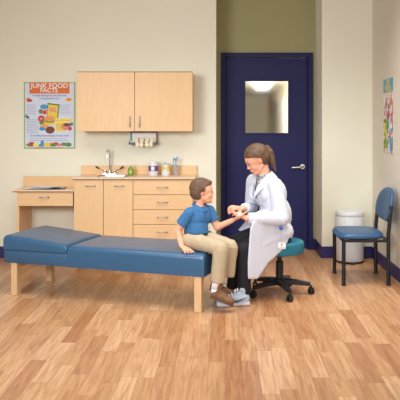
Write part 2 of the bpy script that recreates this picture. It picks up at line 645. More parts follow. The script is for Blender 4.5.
# corridor beyond the door
CY0, CY1, CH = YD + .12, 20.0, 2.32
CX0, CX1 = -0.25, 1.35
def corr(name, bm, m):
    o = struct(name, bm, m)
    return o
corr('floor_corridor', box(B(), CX0, CX1, CY0 + .13, CY1, -.1, -.002), M_hallf)
corr('ceiling_corridor', box(B(), CX0, CX1, CY0, CY1, CH, CH + .05), M_ceil)
corr('wall_corridor_left', box(B(), CX0 - .1, CX0, CY0, CY1, 0, CH), M_hallw)
corr('wall_corridor_right', box(B(), CX1, CX1 + .1, CY0, CY1, 0, CH), M_hallw)
corr('wall_corridor_end', box(B(), CX0, CX1, CY1, CY1 + .1, 0, CH), M_hallw)
for i, quad_ in enumerate((((.3, 9.2), (.85, 9.2), (.85, 10.3), (.3, 10.3)), ((.51, 13.4), (1.06, 13.4), (1.13, 16.8), (.81, 16.8)))):
    b = B()
    lo_ = [b.verts.new((x, y, CH - .02)) for x, y in quad_]
    hi_ = [b.verts.new((x, y, CH + .01)) for x, y in quad_]
    b.faces.new(lo_); b.faces.new(hi_[::-1])
    for k in range(4): b.faces.new((lo_[k], hi_[k], hi_[(k + 1) % 4], lo_[(k + 1) % 4]))
    o = obj('ceiling_light', b, M_panel)
    tag(o, ['glowing ceiling panel of the corridor nearest the door pane', 'long glowing ceiling panel far down the corridor behind the door pane'][i], 'ceiling light', 'corridor ceiling lights')
for i, y in enumerate((14.3, 16.4)):
    b = B()
    box(b, CX1 - .03, CX1, y, y + .95, 0, 2.0, .004)
    o = struct('door_%d' % (i + 2), b, M_white if i == 0 else M_grey)
tag(obj('notice', box(B(), CX1 - .04, CX1 - .03, 18.2, 18.9, 1.75, 2.15), M_red), 'red notice on the corridor wall seen blurred through the door pane', 'notice')

# ------------------------------------------------------------------ casework
YC = 6.10                    # cabinet fronts


def bar_handle(parent, x, z, y, half=.045, vertical=False):
    b = B()
    if vertical:
        tube(b, [(x, y, z - half), (x, y - .022, z - half + .004), (x, y - .026, z - half + .014), (x, y - .026, z + half - .014), (x, y - .022, z + half - .004), (x, y, z + half)], .0048, 10)
    else:
        tube(b, [(x - half, y, z), (x - half + .004, y - .022, z), (x - half + .014, y - .026, z), (x + half - .014, y - .026, z), (x + half - .004, y - .022, z), (x + half, y, z)], .0048, 10)
    return obj('handle', b, M_steel, parent, smooth='auto')


def front(name, parent, x0, x1, z0, z1, y, m, th=.018):
    return obj(name, box(B(), x0, x1, y, y + th, z0, z1, .0015, 1), m, parent)


def PX(px, Y=YC): return (px - 225) * Y / 640
def PZ(py, Y=YC): return CZ - (py - 128) * Y / 640

# base cabinet
bx0, bx1 = PX(74), PX(192.6)
root = empty('base_cabinet', ((bx0 + bx1) / 2, YC + .2, 0), 'low maple base cabinet with two doors and a stack of drawers under the sink counter', 'cabinet')
ctz = .848
b = B()
box(b, bx0, bx0 + .018, YC + .02, YW - .014, 0, ctz - .024)
box(b, bx1 - .018, bx1, YC + .02, YW - .014, 0, ctz - .024)
box(b, PX(133) - .009, PX(133) + .009, YC + .02, YW - .032, .118, ctz - .024)
box(b, bx0 + .018, bx1 - .018, YW - .032, YW - .014, .10, ctz - .024)
box(b, bx0 + .018, bx1 - .018, YC + .02, YW - .032, .10, .118)
obj('body', b, [M_maple], root)
obj('toe_kick', box(B(), bx0 + .01, bx1 - .01, YC + .06, YC + .075, 0, .099), M_dark, root)
obj('gap_shade', box(B(), bx0 + .003, bx1 - .003, YC + .0185, YC + .0198, .105, ctz - .028), M_dark, root)  # dark sheet behind the fronts stands in for shade in the gaps
zt = PZ(179.9)
m1, m2 = PX(103.3), PX(133)
g = .0022
for (x0, x1, hxp) in ((bx0, m1 - g, 90.5), (m1 + g, m2 - g, 119.3)):
    d = front('door', root, x0, x1, .105, zt, YC, M_maple)
    bar_handle(d, PX(hxp), PZ(185.8), YC)
zs = [zt, PZ(194.8), PZ(209.8), PZ(224.5), PZ(239.5), .105]
for i in range(5):
    d = front('drawer', root, m2 + g, bx1, zs[i + 1] + g, zs[i] - (g if i else 0), YC, M_mapleh)
    bar_handle(d, PX(162.5), (zs[i] + zs[i + 1]) / 2 + .002, YC, .05)

# countertop with backsplash, cut out around the sink
root = empty('countertop', ((bx0 + bx1) / 2, YC + .2, ctz - .022), 'long maple laminate countertop with low backsplash holding the steel sink', 'countertop')
cx0, cx1 = PX(73.2), PX(195)
sx0, sx1, sy0, sy1 = PX(97), PX(123.5), YC + .085, YC + .29
b = B()
z0, z1 = ctz - .022, ctz
box(b, cx0, sx0, YC - .012, YW - .014, z0, z1)
box(b, sx1, cx1, YC - .012, YW - .014, z0, z1)
box(b, sx0, sx1, YC - .012, sy0, z0, z1)
box(b, sx0, sx1, sy1, YW - .014, z0, z1)
obj('worktop', b, M_ctop, root)
obj('edge_shade_strip', box(B(), cx0, cx1, YC - .0145, YC - .0125, z0, z1 - .012), M_edge, root)  # shadow line below the counter edge, painted as a dark strip
obj('backsplash', box(B(), cx0 - .006, cx1 + .003, YW - .034, YW - .0145, z1 + .0005, .94, .002, 1), M_mapleh, root)

# sink
root = empty('sink', ((sx0 + sx1) / 2, (sy0 + sy1) / 2, ctz), 'small stainless steel sink set into the maple counter', 'sink')
b = B()
zz = ctz + .004
def rr(cx, cy, hx_, hy_, r, z, n=6):
    out = []
    for (qx, qy, a0) in ((1, 1, 0), (-1, 1, 90), (-1, -1, 180), (1, -1, 270)):
        for k in range(n + 1):
            a = math.radians(a0 + 90 * k / n)
            out.append((cx + qx * (hx_ - r) + r * math.cos(a), cy + qy * (hy_ - r) + r * math.sin(a), z))
    return out
def loft(bm, loops, close_last=True, mi=0):
    rs = [[bm.verts.new(p) for p in l] for l in loops]
    n = len(rs[0])
    for a, c in zip(rs[:-1], rs[1:]):
        for k in range(n):
            bm.faces.new((a[k], a[(k + 1) % n], c[(k + 1) % n], c[k])).material_index = mi
    if close_last:
        bm.faces.new(rs[-1])
    return rs
scx, scy, shx, shy = (sx0 + sx1) / 2, (sy0 + sy1) / 2, (sx1 - sx0) / 2, (sy1 - sy0) / 2
loft(b, [rr(scx, scy, shx + .018, shy + .018, .03, ctz + .0008), rr(scx, scy, shx + .016, shy + .016, .03, zz + .002), rr(scx, scy, shx - .006, shy - .006, .03, zz), rr(scx, scy, shx - .02, shy - .02, .03, zz - .15)])
obj('basin', b, M_steel, root, smooth='auto')
obj('drain', tube(B(), [(scx, scy, zz - .149), (scx, scy, zz - .143)], .02, 20), M_chrome, root)

# faucet
fy = sy1 + .045
fz = ctz + .001
fx = PX(109.9, fy)
root = empty('faucet', (fx, fy, fz), 'chrome gooseneck faucet with wrist blade handles behind the sink', 'faucet')
obj('base_plate', box(B(), fx - .075, fx + .075, fy - .022, fy + .022, fz, fz + .014, .005), M_chrome, root)
b = B()
pts = [(fx, fy, fz + .012), (fx, fy, fz + .05), (fx, fy, fz + .205)]
for k in range(1, 10):
    a = PI * k / 9
    pts.append((fx - (1 - math.cos(a)) * .006, fy - .05 * (1 - math.cos(a)), fz + .205 + .05 * math.sin(a)))
pts.append((fx - .013, fy - .1, fz + .18))
tube(b, pts, [.013, .009] + [.0075] * (len(pts) - 3) + [.009], 12)
obj('spout', b, M_chrome, root, smooth='auto')
for s in (-1, 1):
    b = B()
    hx_ = fx + s * .046
    lathe(b, hx_, fy, [(.0, fz + .012), (.017, fz + .012), (.016, fz + .03), (.012, fz + .04), (.012, fz + .052), (0, fz + .055)], 16)
    v = obj('valve', b, M_chrome, root, smooth='auto')
    b = B()
    tube(b, [(hx_, fy, fz + .046), (hx_ + s * .03, fy - .008, fz + .048), (hx_ + s * .06, fy - .015, fz + .062), (hx_ + s * .088, fy - .02, fz + .083)], [.006, .007, .008, .008], 10, squash=(1, .6))
    bl = obj('blade_handle', b, M_chrome, v, smooth='auto')
    b = B()
    cap(b, (hx_ + s * .066, fy - .0165, fz + .067), .0085, (hx_ + s * .088, fy - .02, fz + .083), .0085, 12)
    g2 = obj('grip', b, M_blackp, bl, smooth=True)

# soap bottle
def P3(px, py, Y): return W(px, py, Y)
sy = 6.36
sX = PX(130.8, sy)
root = empty('soap_bottle', (sX, sy, ctz), 'green hand soap bottle with clear pump beside the faucet', 'bottle')
b = B()
lathe(b, 0, 0, [(0, 0), (.026, 0), (.029, .006), (.03, .03), (.029, .055), (.022, .075), (.012, .085), (.012, .09), (0, .09)], 24)
b.transform(Matrix.Translation((sX, sy, ctz + .0005)) @ Matrix.Diagonal((1, .75, 1, 1)))
obj('bottle_body', b, M_green_l, root, smooth='auto')
b = B()
lathe(b, sX, sy, [(0, ctz + .0905), (.012, ctz + .0905), (.012, ctz + .1), (.004, ctz + .102), (.004, ctz + .118), (0, ctz + .118)], 16)
box(b, sX - .006, sX + .006, sy - .028, sy + .008, ctz + .116, ctz + .124, .002)
obj('pump', b, M_clearp, root, smooth='auto')
obj('label', tube(B(), [(sX, sy - .0005, ctz + .02), (sX, sy - .0005, ctz + .05)], .0306, 24, squash=(1, .76)), mat('pale_green_label', srgb(176, 196, 110), .5), root, smooth='auto')

# jars
jy = 6.37
jX = PX(153.3, jy)
root = empty('supply_jar', (jX, jy, ctz), 'white tub with a purple label between the soap and the yellow jar', 'jar')
b = B()
lathe(b, jX, jy, [(0, ctz + .0005), (.044, ctz + .0005), (.047, ctz + .006), (.047, ctz + .112), (.043, ctz + .122), (0, ctz + .122)], 32)
obj('tub', b, M_white, root, smooth='auto')
b = B()
lathe(b, jX, jy, [(0, ctz + .1225), (.0455, ctz + .1225), (.0455, ctz + .138), (.042, ctz + .142), (0, ctz + .142)], 32)
obj('lid', b, M_whitep, root, smooth='auto')
lb = obj('label', lathe(B(), jX, jy, [(.0472, ctz + .045), (.0478, ctz + .045), (.0478, ctz + .098), (.0472, ctz + .098)], 32), M_purple, root, smooth='auto')
b = B()
box(b, jX - .016, jX + .016, jy - .0492, jy - .0478, ctz + .052, ctz + .09, .0005, 1)
obj('label_patch', b, M_whitep, lb)

jX = PX(165.8, jy)
root = empty('supply_jar', (jX, jy, ctz), 'clear jar with a yellow ringed label between the purple tub and the glass', 'jar')
b = B()
lathe(b, jX, jy, [(0, ctz + .0005), (.04, ctz + .0005), (.042, ctz + .006), (.042, ctz + .1), (.036, ctz + .108), (0, ctz + .108)], 32)
obj('jar_body', b, M_white, root, smooth='auto')
b = B()
lathe(b, jX, jy, [(0, ctz + .1085), (.043, ctz + .1085), (.043, ctz + .115), (.02, ctz + .119), (.012, ctz + .124), (.012, ctz + .132), (0, ctz + .134)], 32)
obj('lid', b, M_clearp, root, smooth='auto')
lb = obj('label', lathe(B(), jX, jy, [(.0422, ctz + .05), (.0428, ctz + .05), (.0428, ctz + .092), (.0422, ctz + .092)], 32), M_yellow, root, smooth='auto')
b = B()
tube(b, [(jX, jy - .0425, ctz + .071), (jX, jy - .0436, ctz + .071)], .016, 24)
obj('label_patch', b, M_whitep, lb)
b = B()
tube(b, [(jX - .012, jy - .0445, ctz + .08), (jX + .010, jy - .0445, ctz + .062)], .0028, 8)
obj('label_stroke', b, M_blueb, lb)

jX = PX(175.8, jy)
root = empty('drinking_glass', (jX, jy, ctz), 'tall clear glass at the counter end holding blue toothbrushes', 'glass')
b = B()
lathe(b, jX, jy, [(0, ctz + .0005), (.02, ctz + .0005), (.024, ctz + .105), (.0225, ctz + .105), (.0188, ctz + .006), (0, ctz + .006)], 24)
obj('glass_wall', b, M_clearp, root, smooth='auto')
for i, (dx, dy, tx, tz) in enumerate(((-.008, 0, -.024, .17), (.006, .006, .012, .182), (.004, -.006, -.006, .165))):
    rt = empty('toothbrush', (jX + dx, jy + dy, ctz + .008), ['blue toothbrush leaning left in the counter glass', 'tallest blue toothbrush, leaning right in the counter glass', 'blue toothbrush standing between the other two in the glass'][i], 'toothbrush', 'toothbrushes in the glass')
    b = B()
    p0 = Vector((jX + dx, jy + dy, ctz + .009)); p1 = Vector((jX + tx, jy + dy * .5, ctz + tz))
    tube(b, [p0, p0.lerp(p1, .7), p1], [.0035, .003, .004], 8)
    obj('shaft', b, M_blueb if i != 1 else M_bluep, rt, smooth=True)
    b = B()
    d = (p1 - p0).normalized()
    u, v, _ = frame_from(d)
    Mx = Matrix.Translation(p1) @ Matrix((u, v, d)).transposed().to_4x4()
    box(b, -.006, .006, -.011, .002, -.02, .004, .002, 1, M=Mx)
    obj('bristles', b, M_bluep, rt)

# desk unit
dx0, dx1 = PX(17), bx0 - .002
dtz = .729
root = empty('desk', ((dx0 + dx1) / 2, YC + .2, 0), 'low maple writing desk with one drawer left of the base cabinet', 'desk')
obj('desktop', box(B(), PX(12.6), dx1, YC - .012, YW - .014, dtz - .02, dtz, .001, 1), M_ctop, root)
obj('edge_shade_strip', box(B(), PX(12.6), dx1, YC - .0145, YC - .0125, dtz - .02, dtz - .011), M_edge, root)  # desk edge shadow, likewise put in as a dark strip
obj('side_panel', box(B(), dx0, dx0 + .02, YC, YW - .014, 0, dtz - .021, .001, 1), M_maple, root)
obj('drawer_box', box(B(), dx0 + .022, dx1 - .004, YC + .02, YW - .06, PZ(205.5), dtz - .0215), M_maple, root)
obj('backsplash', box(B(), PX(12.6) - .012, dx1 - .001, YW - .034, YW - .0145, dtz + .0005, PZ(176, YW), .002, 1), M_mapleh, root)
d = front('drawer', root, dx0 + .003, dx1 - .008, PZ(206), PZ(192), YC - .001, M_mapleh)
bar_handle(d, PX(44.5), PZ(197), YC - .001)
obj('gap_shade', box(B(), dx1 - .006, dx1 - .001, YC + .002, YC + .02, PZ(206), dtz - .022), M_dark, root)  # dark strip painted for the shade beside the drawer

# clipboard with papers
root = empty('clipboard', (PX(47, 6.25), 6.25, dtz), 'dark clipboard lying flat on the desk under loose papers', 'clipboard')
b = B()
Mx = Matrix.Translation((PX(48, 6.24), 6.24, dtz)) @ Matrix.Rotation(.12, 4, 'Z')
box(b, -.15, .17, -.10, .10, .0006, .0045, .001, 1, M=Mx)
obj('board', b, mat('clipboard_navy', srgb(60, 66, 110), .5), root)
b = B()
Mc = Mx @ Matrix.Translation((.13, 0, 0))
box(b, -.006, .03, -.045, .045, .0046, .012, .003, 2, M=Mc)
obj('clip', b, M_steel, root)
Mp = Matrix.Translation((PX(44, 6.22), 6.22, dtz)) @ Matrix.Rotation(-.1, 4, 'Z')
for i, (ox, oy, rz_) in enumerate(((-.03, -.012, .1), (.02, .01, -.12))):
    b = B()
    Mq = Mp @ Matrix.Translation((ox, oy, .006 + .013 * i)) @ Matrix.Rotation(rz_, 4, 'Z')
    nx = 10
    rows = []
    for ii in range(nx + 1):
        x = -.14 + .28 * ii / nx
        zc = .010 * max(0, (x - .02) / .12) ** 2 + .0005
        rows.append([b.verts.new(Mq @ Vector((x, yy, zc + t))) for (yy, t) in ((-.095, 0), (.095, 0), (.095, .001), (-.095, .001))])
    for a, c in zip(rows[:-1], rows[1:]):
        for k in range(4):
            b.faces.new((a[k], a[(k + 1) % 4], c[(k + 1) % 4], c[k]))
    b.faces.new(rows[0]); b.faces.new(rows[-1])
    o = obj('paper_sheet', b, M_whitep)
    tag(o, ['lower white paper sheet jutting left over the desk clipboard', 'upper white paper sheet curling up on the desk clipboard'][i], 'paper', 'papers on the desk')

# wall cabinet
YU = 6.18
ux0, ux1 = PX(77, YU), PX(192.5, YU)
uz1, uz0 = PZ(72.2, YU), PZ(131.3, YU)
root = empty('wall_cabinet', ((ux0 + ux1) / 2, YW, uz0), 'wide maple wall cabinet with two flat doors above the sink', 'cabinet')
obj('body', box(B(), ux0, ux1, YU + .021, YW - .001, uz0, uz1, .001, 1), M_maple, root)
obj('gap_shade', box(B(), ux0 + .003, ux1 - .003, YU + .0185, YU + .0205, uz0 + .002, uz1 - .002), M_dark, root)  # shade between the doors put in as a dark sheet
obj('top_edge', box(B(), ux0 - .001, ux1 + .001, YU + .0005, YU + .02, uz1 + .0005, uz1 + .007), M_edge, root)
um = PX(134.6, YU)
for (x0, x1, hp) in ((ux0, um - .002, 130), (um + .002, ux1, 139.6)):
    d = front('door', root, x0, x1, uz0, uz1, YU, M_maple)
    bar_handle(d, PX(hp, YU), PZ(121.8, YU), YU, .05, True)

# glove dispenser under the wall cabinet
gx0, gx1 = PX(129, 6.4), PX(156.5, 6.4)
gz1, gz0 = uz0 - .002, PZ(144.5, 6.4)
root = empty('glove_box_holder', ((gx0 + gx1) / 2, YW, gz0), 'grey wire holder hanging on the wall under the wall cabinet', 'holder')
b = B()
box(b, gx0, gx1, YW - .006, YW - .001, gz0, gz1 - .004, .001, 1)
box(b, gx0, gx1, YW - .115, YW - .006, gz0, gz0 + .004, .001, 1)
box(b, gx0, gx0 + .004, YW - .115, YW - .006, gz0 + .004, gz0 + .035, .001, 1)
box(b, gx1 - .004, gx1, YW - .115, YW - .006, gz0 + .004, gz0 + .035, .001, 1)
box(b, gx0, gx1, YW - .115, YW - .111, gz0 + .004, gz0 + .022, .001, 1)
obj('tray', b, M_grey, root)
gbz0, gbz1 = gz0 + .005, gz1 - .012
gbx = empty('glove_box', ((gx0 + gx1) / 2, YW - .06, gbz0), 'white box of gloves with a teal end held under the wall cabinet', 'box')
obj('carton', box(B(), gx0 + .008, gx1 - .008, YW - .105, YW - .012, gbz0, gbz1, .002, 1), M_whitep, gbx)
obj('carton_stripe', box(B(), gx0 + .014, gx0 + .032, YW - .1062, YW - .1052, gbz0 + .03, gbz1 - .004), mat('teal_print', srgb(40, 140, 122), .5), gbx)
obj('carton_opening_shade', box(B(), gx0 + .07, gx1 - .06, YW - .1062, YW - .1052, gbz0 + .028, gbz0 + .058), M_dark, gbx)  # flat dark patch painted for the shaded inside of the slot
gc = (gx0 + gx1) / 2
for i, (ox, ang) in enumerate(((-.062, .25), (-.008, -.05), (.046, -.1), (.096, -.3))):
    b = B()
    p = Vector((gc + ox, YW - .112, gbz0 + .045))
    ell(b, p, (.026, .014, .022))
    for k in (-1, 0, 1):
        a = ang + k * .26
        q = p + Vector((math.sin(a) * .06, -.010, -math.cos(a) * .075 + (.012 if k else 0)))
        cap(b, p, .010, q, .0075, 10)
    o = blob('latex_glove', b, M_glove, None, .003, 3)
    tag(o, ['leftmost cream glove drooping from the glove box', 'cream glove drooping second from left out of the glove box', 'cream glove drooping third from left out of the glove box', 'rightmost cream glove drooping from the glove box'][i], 'glove', 'gloves hanging from the box')

# ------------------------------------------------------------------ left poster
py_ = YW - .003
px0, px1 = PX(24, YW), PX(75.3, YW)
pz1, pz0 = PZ(82.2, YW), PZ(148.6, YW)
pw, ph = px1 - px0, pz1 - pz0
root = empty('nutrition_poster', ((px0 + px1) / 2, YW, pz0), 'junk food poster with orange title band and lime border on the wall', 'poster')
obj('border', box(B(), px0, px1, py_ - .001, py_ + .002, pz0, pz1), M_limeb, root)
obj('sheet', box(B(), px0 + .011, px1 - .011, py_ - .0020, py_ - .0012, pz0 + .011, pz1 - .009), M_pposter, root)


def pb(bm, u0, u1, v0, v1, d=.0028, mi=0):
    """box on the poster, u right 0..1, v down 0..1"""
    box(bm, px0 + u0 * pw, px0 + u1 * pw, py_ - d - .0006, py_ - d, pz1 - v1 * ph, pz1 - v0 * ph, mi=mi)


def pe(bm, u, v, ru, rv, d=.003, mi=0, n=16):
    x, z = px0 + u * pw, pz1 - v * ph
    a = [bm.verts.new((x + ru * pw * math.cos(2 * PI * k / n), py_ - d, z + rv * ph * math.sin(2 * PI * k / n))) for k in range(n)]
    c = [bm.verts.new((q.co.x, py_ - d + .0006, q.co.z)) for q in a]
    bm.faces.new(a).material_index = mi
    bm.faces.new(c[::-1]).material_index = mi
    for k in range(n):
        bm.faces.new((a[k], c[k], c[(k + 1) % n], a[(k + 1) % n])).material_index = mi


b = B(); pb(b, .11, .89, .005, .172)
obj('title_band', b, M_orange, root)
def ptext(s, size, u, v, m, name='lettering', d=.0034, **kw):
    return text(name, s, size, (px0 + u * pw, py_ - d, pz1 - v * ph), ROT_BACK, m, root, **kw)
ptext('JUNK FOOD', .066, .5, .055, M_whitep, 'title_lettering', bold=.0012, sx=1.03)
ptext('FACTS', .062, .49, .125, M_whitep, 'title_lettering', bold=.0012)
ptext('It might taste good, but junk food', .026, .5, .2, M_inkn, sx=.98)
ptext('is not good for you.', .026, .5, .245, M_inkn, sx=.98)
ptext('Go healthy foods instead of junk food!', .0265, .5, .805, M_inkn, sx=.95)
# columns of small print
b = B()
for (u0, u1, v0, v1, n_) in ((.05, .26, .34, .47, 6), (.05, .3, .56, .76, 9), (.7, .93, .34, .48, 6), (.72, .9, .66, .68, 1), (.12, .88, .845, .875, 2)):
    for i in range(n_):
        v = v0 + (v1 - v0) * i / max(1, n_ - 1)
        pb(b, u0, u1 - .05 * random.random(), v, v + .006)
obj('small_print', b, M_inkg, root)
# pictures
mats_pic = [M_red, M_greenp, M_bluep, M_brownp, M_tanp, M_yelp, M_yellow, M_orange, M_whitep, M_pink]
b = B()
PICN = [0]
def pic(u, v, ru, rv, mi, d=.003):
    PICN[0] += 1
    pe(b, u, v, ru * 1.22, rv * 1.22, d + PICN[0] * .00004, mi)
pic(.39, .37, .06, .03, 2); pic(.33, .44, .035, .03, 1); pic(.42, .45, .055, .032, 9, .0032); pic(.4, .455, .03, .02, 0, .0036)
pic(.34, .55, .055, .042, 0); pic(.34, .55, .025, .018, 9, .0036)
pic(.36, .615, .05, .022, 1); pic(.40, .65, .07, .025, 4, .0032); pic(.36, .70, .05, .025, 2); pic(.51, .72, .075, .045, 3)
pic(.5, .55, .09, .035, 4, .0036); pic(.5, .585, .085, .02, 1, .0034); pic(.5, .61, .085, .03, 6, .0032)
pic(.085, .255, .03, .02, 4); pic(.11, .275, .045, .02, 0, .0032); pic(.87, .265, .055, .025, 6); pic(.88, .26, .035, .014, 7, .0034)
pic(.05, .51, .025, .018, 2); pic(.08, .53, .025, .014, 3, .0032)
for (u, v, ru, rv, mi) in ((.13, .945, .07, .02, 1), (.15, .93, .05, .025, 0), (.24, .94, .05, .02, 5), (.36, .925, .03, .04, 2), (.33, .95, .05, .015, 1), (.46, .94, .06, .025, 6),
                           (.57, .945, .05, .02, 1), (.62, .93, .045, .022, 0), (.7, .945, .04, .018, 9), (.78, .935, .05, .022, 1), (.87, .94, .05, .026, 1), (.53, .92, .02, .01, 7)):
    pic(u, v, ru, rv, mi, .003 + random.random() * .0008)
# crisp packet
def quad(pts, mi, d):
    a = [b.verts.new((px0 + u * pw, py_ - d, pz1 - v * ph)) for u, v in pts]
    c = [b.verts.new((q.co.x, py_ - d + .0005, q.co.z)) for q in a]
    b.faces.new(a).material_index = mi
    b.faces.new(c[::-1]).material_index = mi
    for k in range(len(a)):
        b.faces.new((a[k], c[k], c[(k + 1) % len(a)], a[(k + 1) % len(a)])).material_index = mi
quad([(.46, .31), (.7, .335), (.665, .56), (.45, .56)], 1, .0030)
quad([(.48, .335), (.67, .355), (.645, .55), (.46, .55)], 6, .0034)
quad([(.5, .385), (.64, .39), (.63, .44), (.5, .44)], 7, .0038)
pic(.82, .67, .08, .04, 9); pic(.84, .64, .06, .02, 3, .0034); pic(.93, .63, .03, .02, 1, .0032); pic(.9, .7, .03, .022, 0, .0036)
obj('food_pictures', b, mats_pic, root, recalc=False)
b = B(); pb(b, .61, .93, .545, .60, .003); pb(b, .61, .83, .60, .74, .003)
obj('fact_panel', b, M_yelp, root)
ptext('JUNK FOOD TODAY', .017, .77, .575, M_orange, d=.0042)
b = B()
for i in range(7): pb(b, .63, .81, .615 + i * .017, .621 + i * .017, .0037)
obj('fact_lines', b, mat('ochre_ink', srgb(200, 160, 60), .6), root)
ptext('CHIPS', .03, .57, .415, M_whitep, d=.0046)
ptext('CHOOSE HEALTHY SNACKS EVERY DAY FOR A STRONG BODY', .0125, .5, .985, M_orange, d=.0034, sx=.85)

# right wall poster
rx = XR - .003
ry1, ry0 = 6.03, 5.67
rz1, rz0 = 1.772, 1.095
root = empty('food_chart_poster', (XR, (ry0 + ry1) / 2, rz0), 'tall pastel chart with blue heading and yellow letters on right wall', 'poster')
obj('sheet', box(B(), rx - .001, rx + .002, ry0, ry1, rz0, rz1), mat('pastel_sheet', srgb(230, 214, 200), .6), root)
obj('heading_band', box(B(), rx - .0022, rx - .0012, ry0 + .01, ry1, rz1 - .125, rz1), mat('sky_blue_print', srgb(66, 164, 206), .5), root)
text('title_lettering', 'EAT', .075, (rx - .003, (ry0 + ry1) / 2, rz1 - .038), ROT_RIGHT, M_yellow, root, bold=.002)
text('title_lettering', 'WELL', .075, (rx - .003, (ry0 + ry1) / 2, rz1 - .094), ROT_RIGHT, M_yellow, root, bold=.002, sx=1.25)
b = B()
cols = [M_pink, M_limeb, M_bluep, M_tanp, M_whitep, M_yelp, M_greenp, M_red]
rnd = random.Random(3)
for i in range(230):
    y = ry0 + .03 + rnd.random() * (ry1 - ry0 - .06)
    z = rz0 + .03 + rnd.random() * (rz1 - rz0 - .2)
    w = .010 + rnd.random() * .02
    h_ = .012 + rnd.random() * .035
    lowleft = z < rz0 + .3 and y > (ry0 + ry1) / 2
    mi = rnd.choice([1, 5, 5, 6, 1]) if lowleft else rnd.choice([0, 0, 2, 3, 4, 4, 7, 4] if z > rz0 + .3 else [2, 4, 0, 4, 2])
    dd = .0015 + .00001 * i
    a = [b.verts.new((rx - dd, y + w * math.cos(2 * PI * k / 8), z + h_ * math.sin(2 * PI * k / 8))) for k in range(8)]
    b.faces.new(a).material_index = mi
obj('food_pictures', b, cols, root, recalc=False)

# ------------------------------------------------------------------ exam table
th = math.atan2(-.306, .952)
A = Vector((-1.75, 5.07, 0))
LT, WT = 1.68, .56
TM = Matrix.Translation(A) @ Matrix.Rotation(th, 4, 'Z')
root = empty('exam_table', tuple(TM @ Vector((LT / 2, WT / 2, 0))), 'long blue vinyl exam table with raised headrest on square maple legs', 'exam table', rz=th)
TOPZ = .415


def pad(bm, x0, x1, y0, y1, zb, zt_fn, r=.03, M=None, nx=24, ny=12, crown=.004):
    """upholstered pad: rounded top edges, top height from zt_fn(x)"""
    import bisect
    xs = [x0 + r * (1 - math.cos(a * PI / 8)) for a in range(5)] + [x0 + r + (x1 - x0 - 2 * r) * i / nx for i in range(1, nx)] + [x1 - r * (1 - math.cos(a * PI / 8)) for a in range(4, -1, -1)]
    ys = [y0 + r * (1 - math.cos(a * PI / 8)) for a in range(5)] + [y0 + r + (y1 - y0 - 2 * r) * i / ny for i in range(1, ny)] + [y1 - r * (1 - math.cos(a * PI / 8)) for a in range(4, -1, -1)]

    def drop(t):
        t = max(0, min(1, t))
        return r * (1 - math.sqrt(max(0, 1 - (1 - t) ** 2)))
    grid = []
    for x in xs:
        rowv = []
        for y in ys:
            dxx = min(x - x0, x1 - x) / r
            dyy = min(y - y0, y1 - y) / r
            zz_ = zt_fn(x) - max(drop(dxx), drop(dyy)) - (0.3 * min(drop(dxx), drop(dyy)))
            cx_ = math.sin(PI * (y - y0) / (y1 - y0)) * crown
            p = Vector((x, y, zz_ + cx_ + .0012 * noise.noise(Vector((x * 6, y * 6, 0)))))
            rowv.append(bm.verts.new(M @ p))
        grid.append(rowv)
    for i in range(len(xs) - 1):
        for j in range(len(ys) - 1):
            bm.faces.new((grid[i][j], grid[i + 1][j], grid[i + 1][j + 1], grid[i][j + 1]))
    # skirt
    loop = [grid[i][0] for i in range(len(xs))] + [grid[-1][j] for j in range(1, len(ys))] + [grid[i][-1] for i in range(len(xs) - 2, -1, -1)] + [grid[0][j] for j in range(len(ys) - 2, 0, -1)]
    Mi = M.inverted()
    low = []
    for v in loop:
        q = Mi @ v.co
        low.append(bm.verts.new(M @ Vector((q.x, q.y, zb))))
    n = len(loop)
    for k in range(n):
        bm.faces.new((loop[k], low[k], low[(k + 1) % n], loop[(k + 1) % n]))
    bm.faces.new(low)


HX = .565
b = B()
pad(b, HX + .004, LT, 0, WT, .256, lambda x: TOPZ, .032, TM, 34)
box(b, 0, HX + .02, 0, WT, .256, .355, .004, 2, M=TM)
obj('cushion', b, M_vinyl, root, smooth='auto')
b = B()
pad(b, -.004, HX, -.004, WT + .004, .3615, lambda x: .472 - .052 * (max(0, x) / HX) ** 1.1, .028, TM, 16)
obj('headrest', b, M_vinyl, root, smooth='auto')
b = B()
box(b, .006, HX - .006, .002, WT - .002, .3555, .361, 0, M=TM)
obj('seam', b, M_welt, root)
for (lx, ly) in ((.085, .035), (.085, WT - .045), (LT - .05, .035), (LT - .05, WT - .045)):
    b = B()
    s = .0275
    box(b, lx - s, lx + s, ly - s, ly + s, 0, .2555, .003, 2, M=TM)
    obj('leg', b, M_leg, root)
b = B()
box(b, LT - .066, LT - .03, .065, WT - .075, .232, .2555, .002, 1, M=TM)
obj('apron', b, M_leg, root)
b = B()
box(b, .07, .1, .065, WT - .075, .215, .2555, .002, 1, M=TM)
obj('apron', b, M_leg, root)

# ------------------------------------------------------------------ stool
SX, SY = .435, 5.10
root = empty('rolling_stool', (SX, SY, 0), 'round teal rolling stool with black five star base under the woman', 'stool')
b = B()
prof = [(0, .333), (.186, .333), (.192, .340), (.194, .36), (.194, .405), (.19, .418), (.178, .427), (.12, .431), (0, .432)]
lathe(b, SX, SY, prof, 48)
obj('seat', b, M_teal, root, smooth='auto')
b = B()
lathe(b, SX, SY, [(0, .315), (.11, .315), (.12, .3325), (0, .3325)], 32)
obj('seat_plate', b, M_blackm, root, smooth='auto')
b = B()
lathe(b, SX, SY, [(0, .10), (.03, .10), (.03, .26), (.018, .265), (.018, .3148), (0, .3148)], 24)
obj('gas_column', b, M_blackm, root, smooth='auto')
b = B()
lathe(b, SX, SY, [(0, .075), (.04, .075), (.045, .085), (.045, .115), (.035, .125), (0.0305, .125)], 24)
obj('hub', b, M_blackm, root, smooth='auto')
tips = [(313, 292), (286, 296), (249, 291), (258, 281), (294, 281)]
angs = [math.radians(a) for a in (-4, -77, -149, 139, 67)]
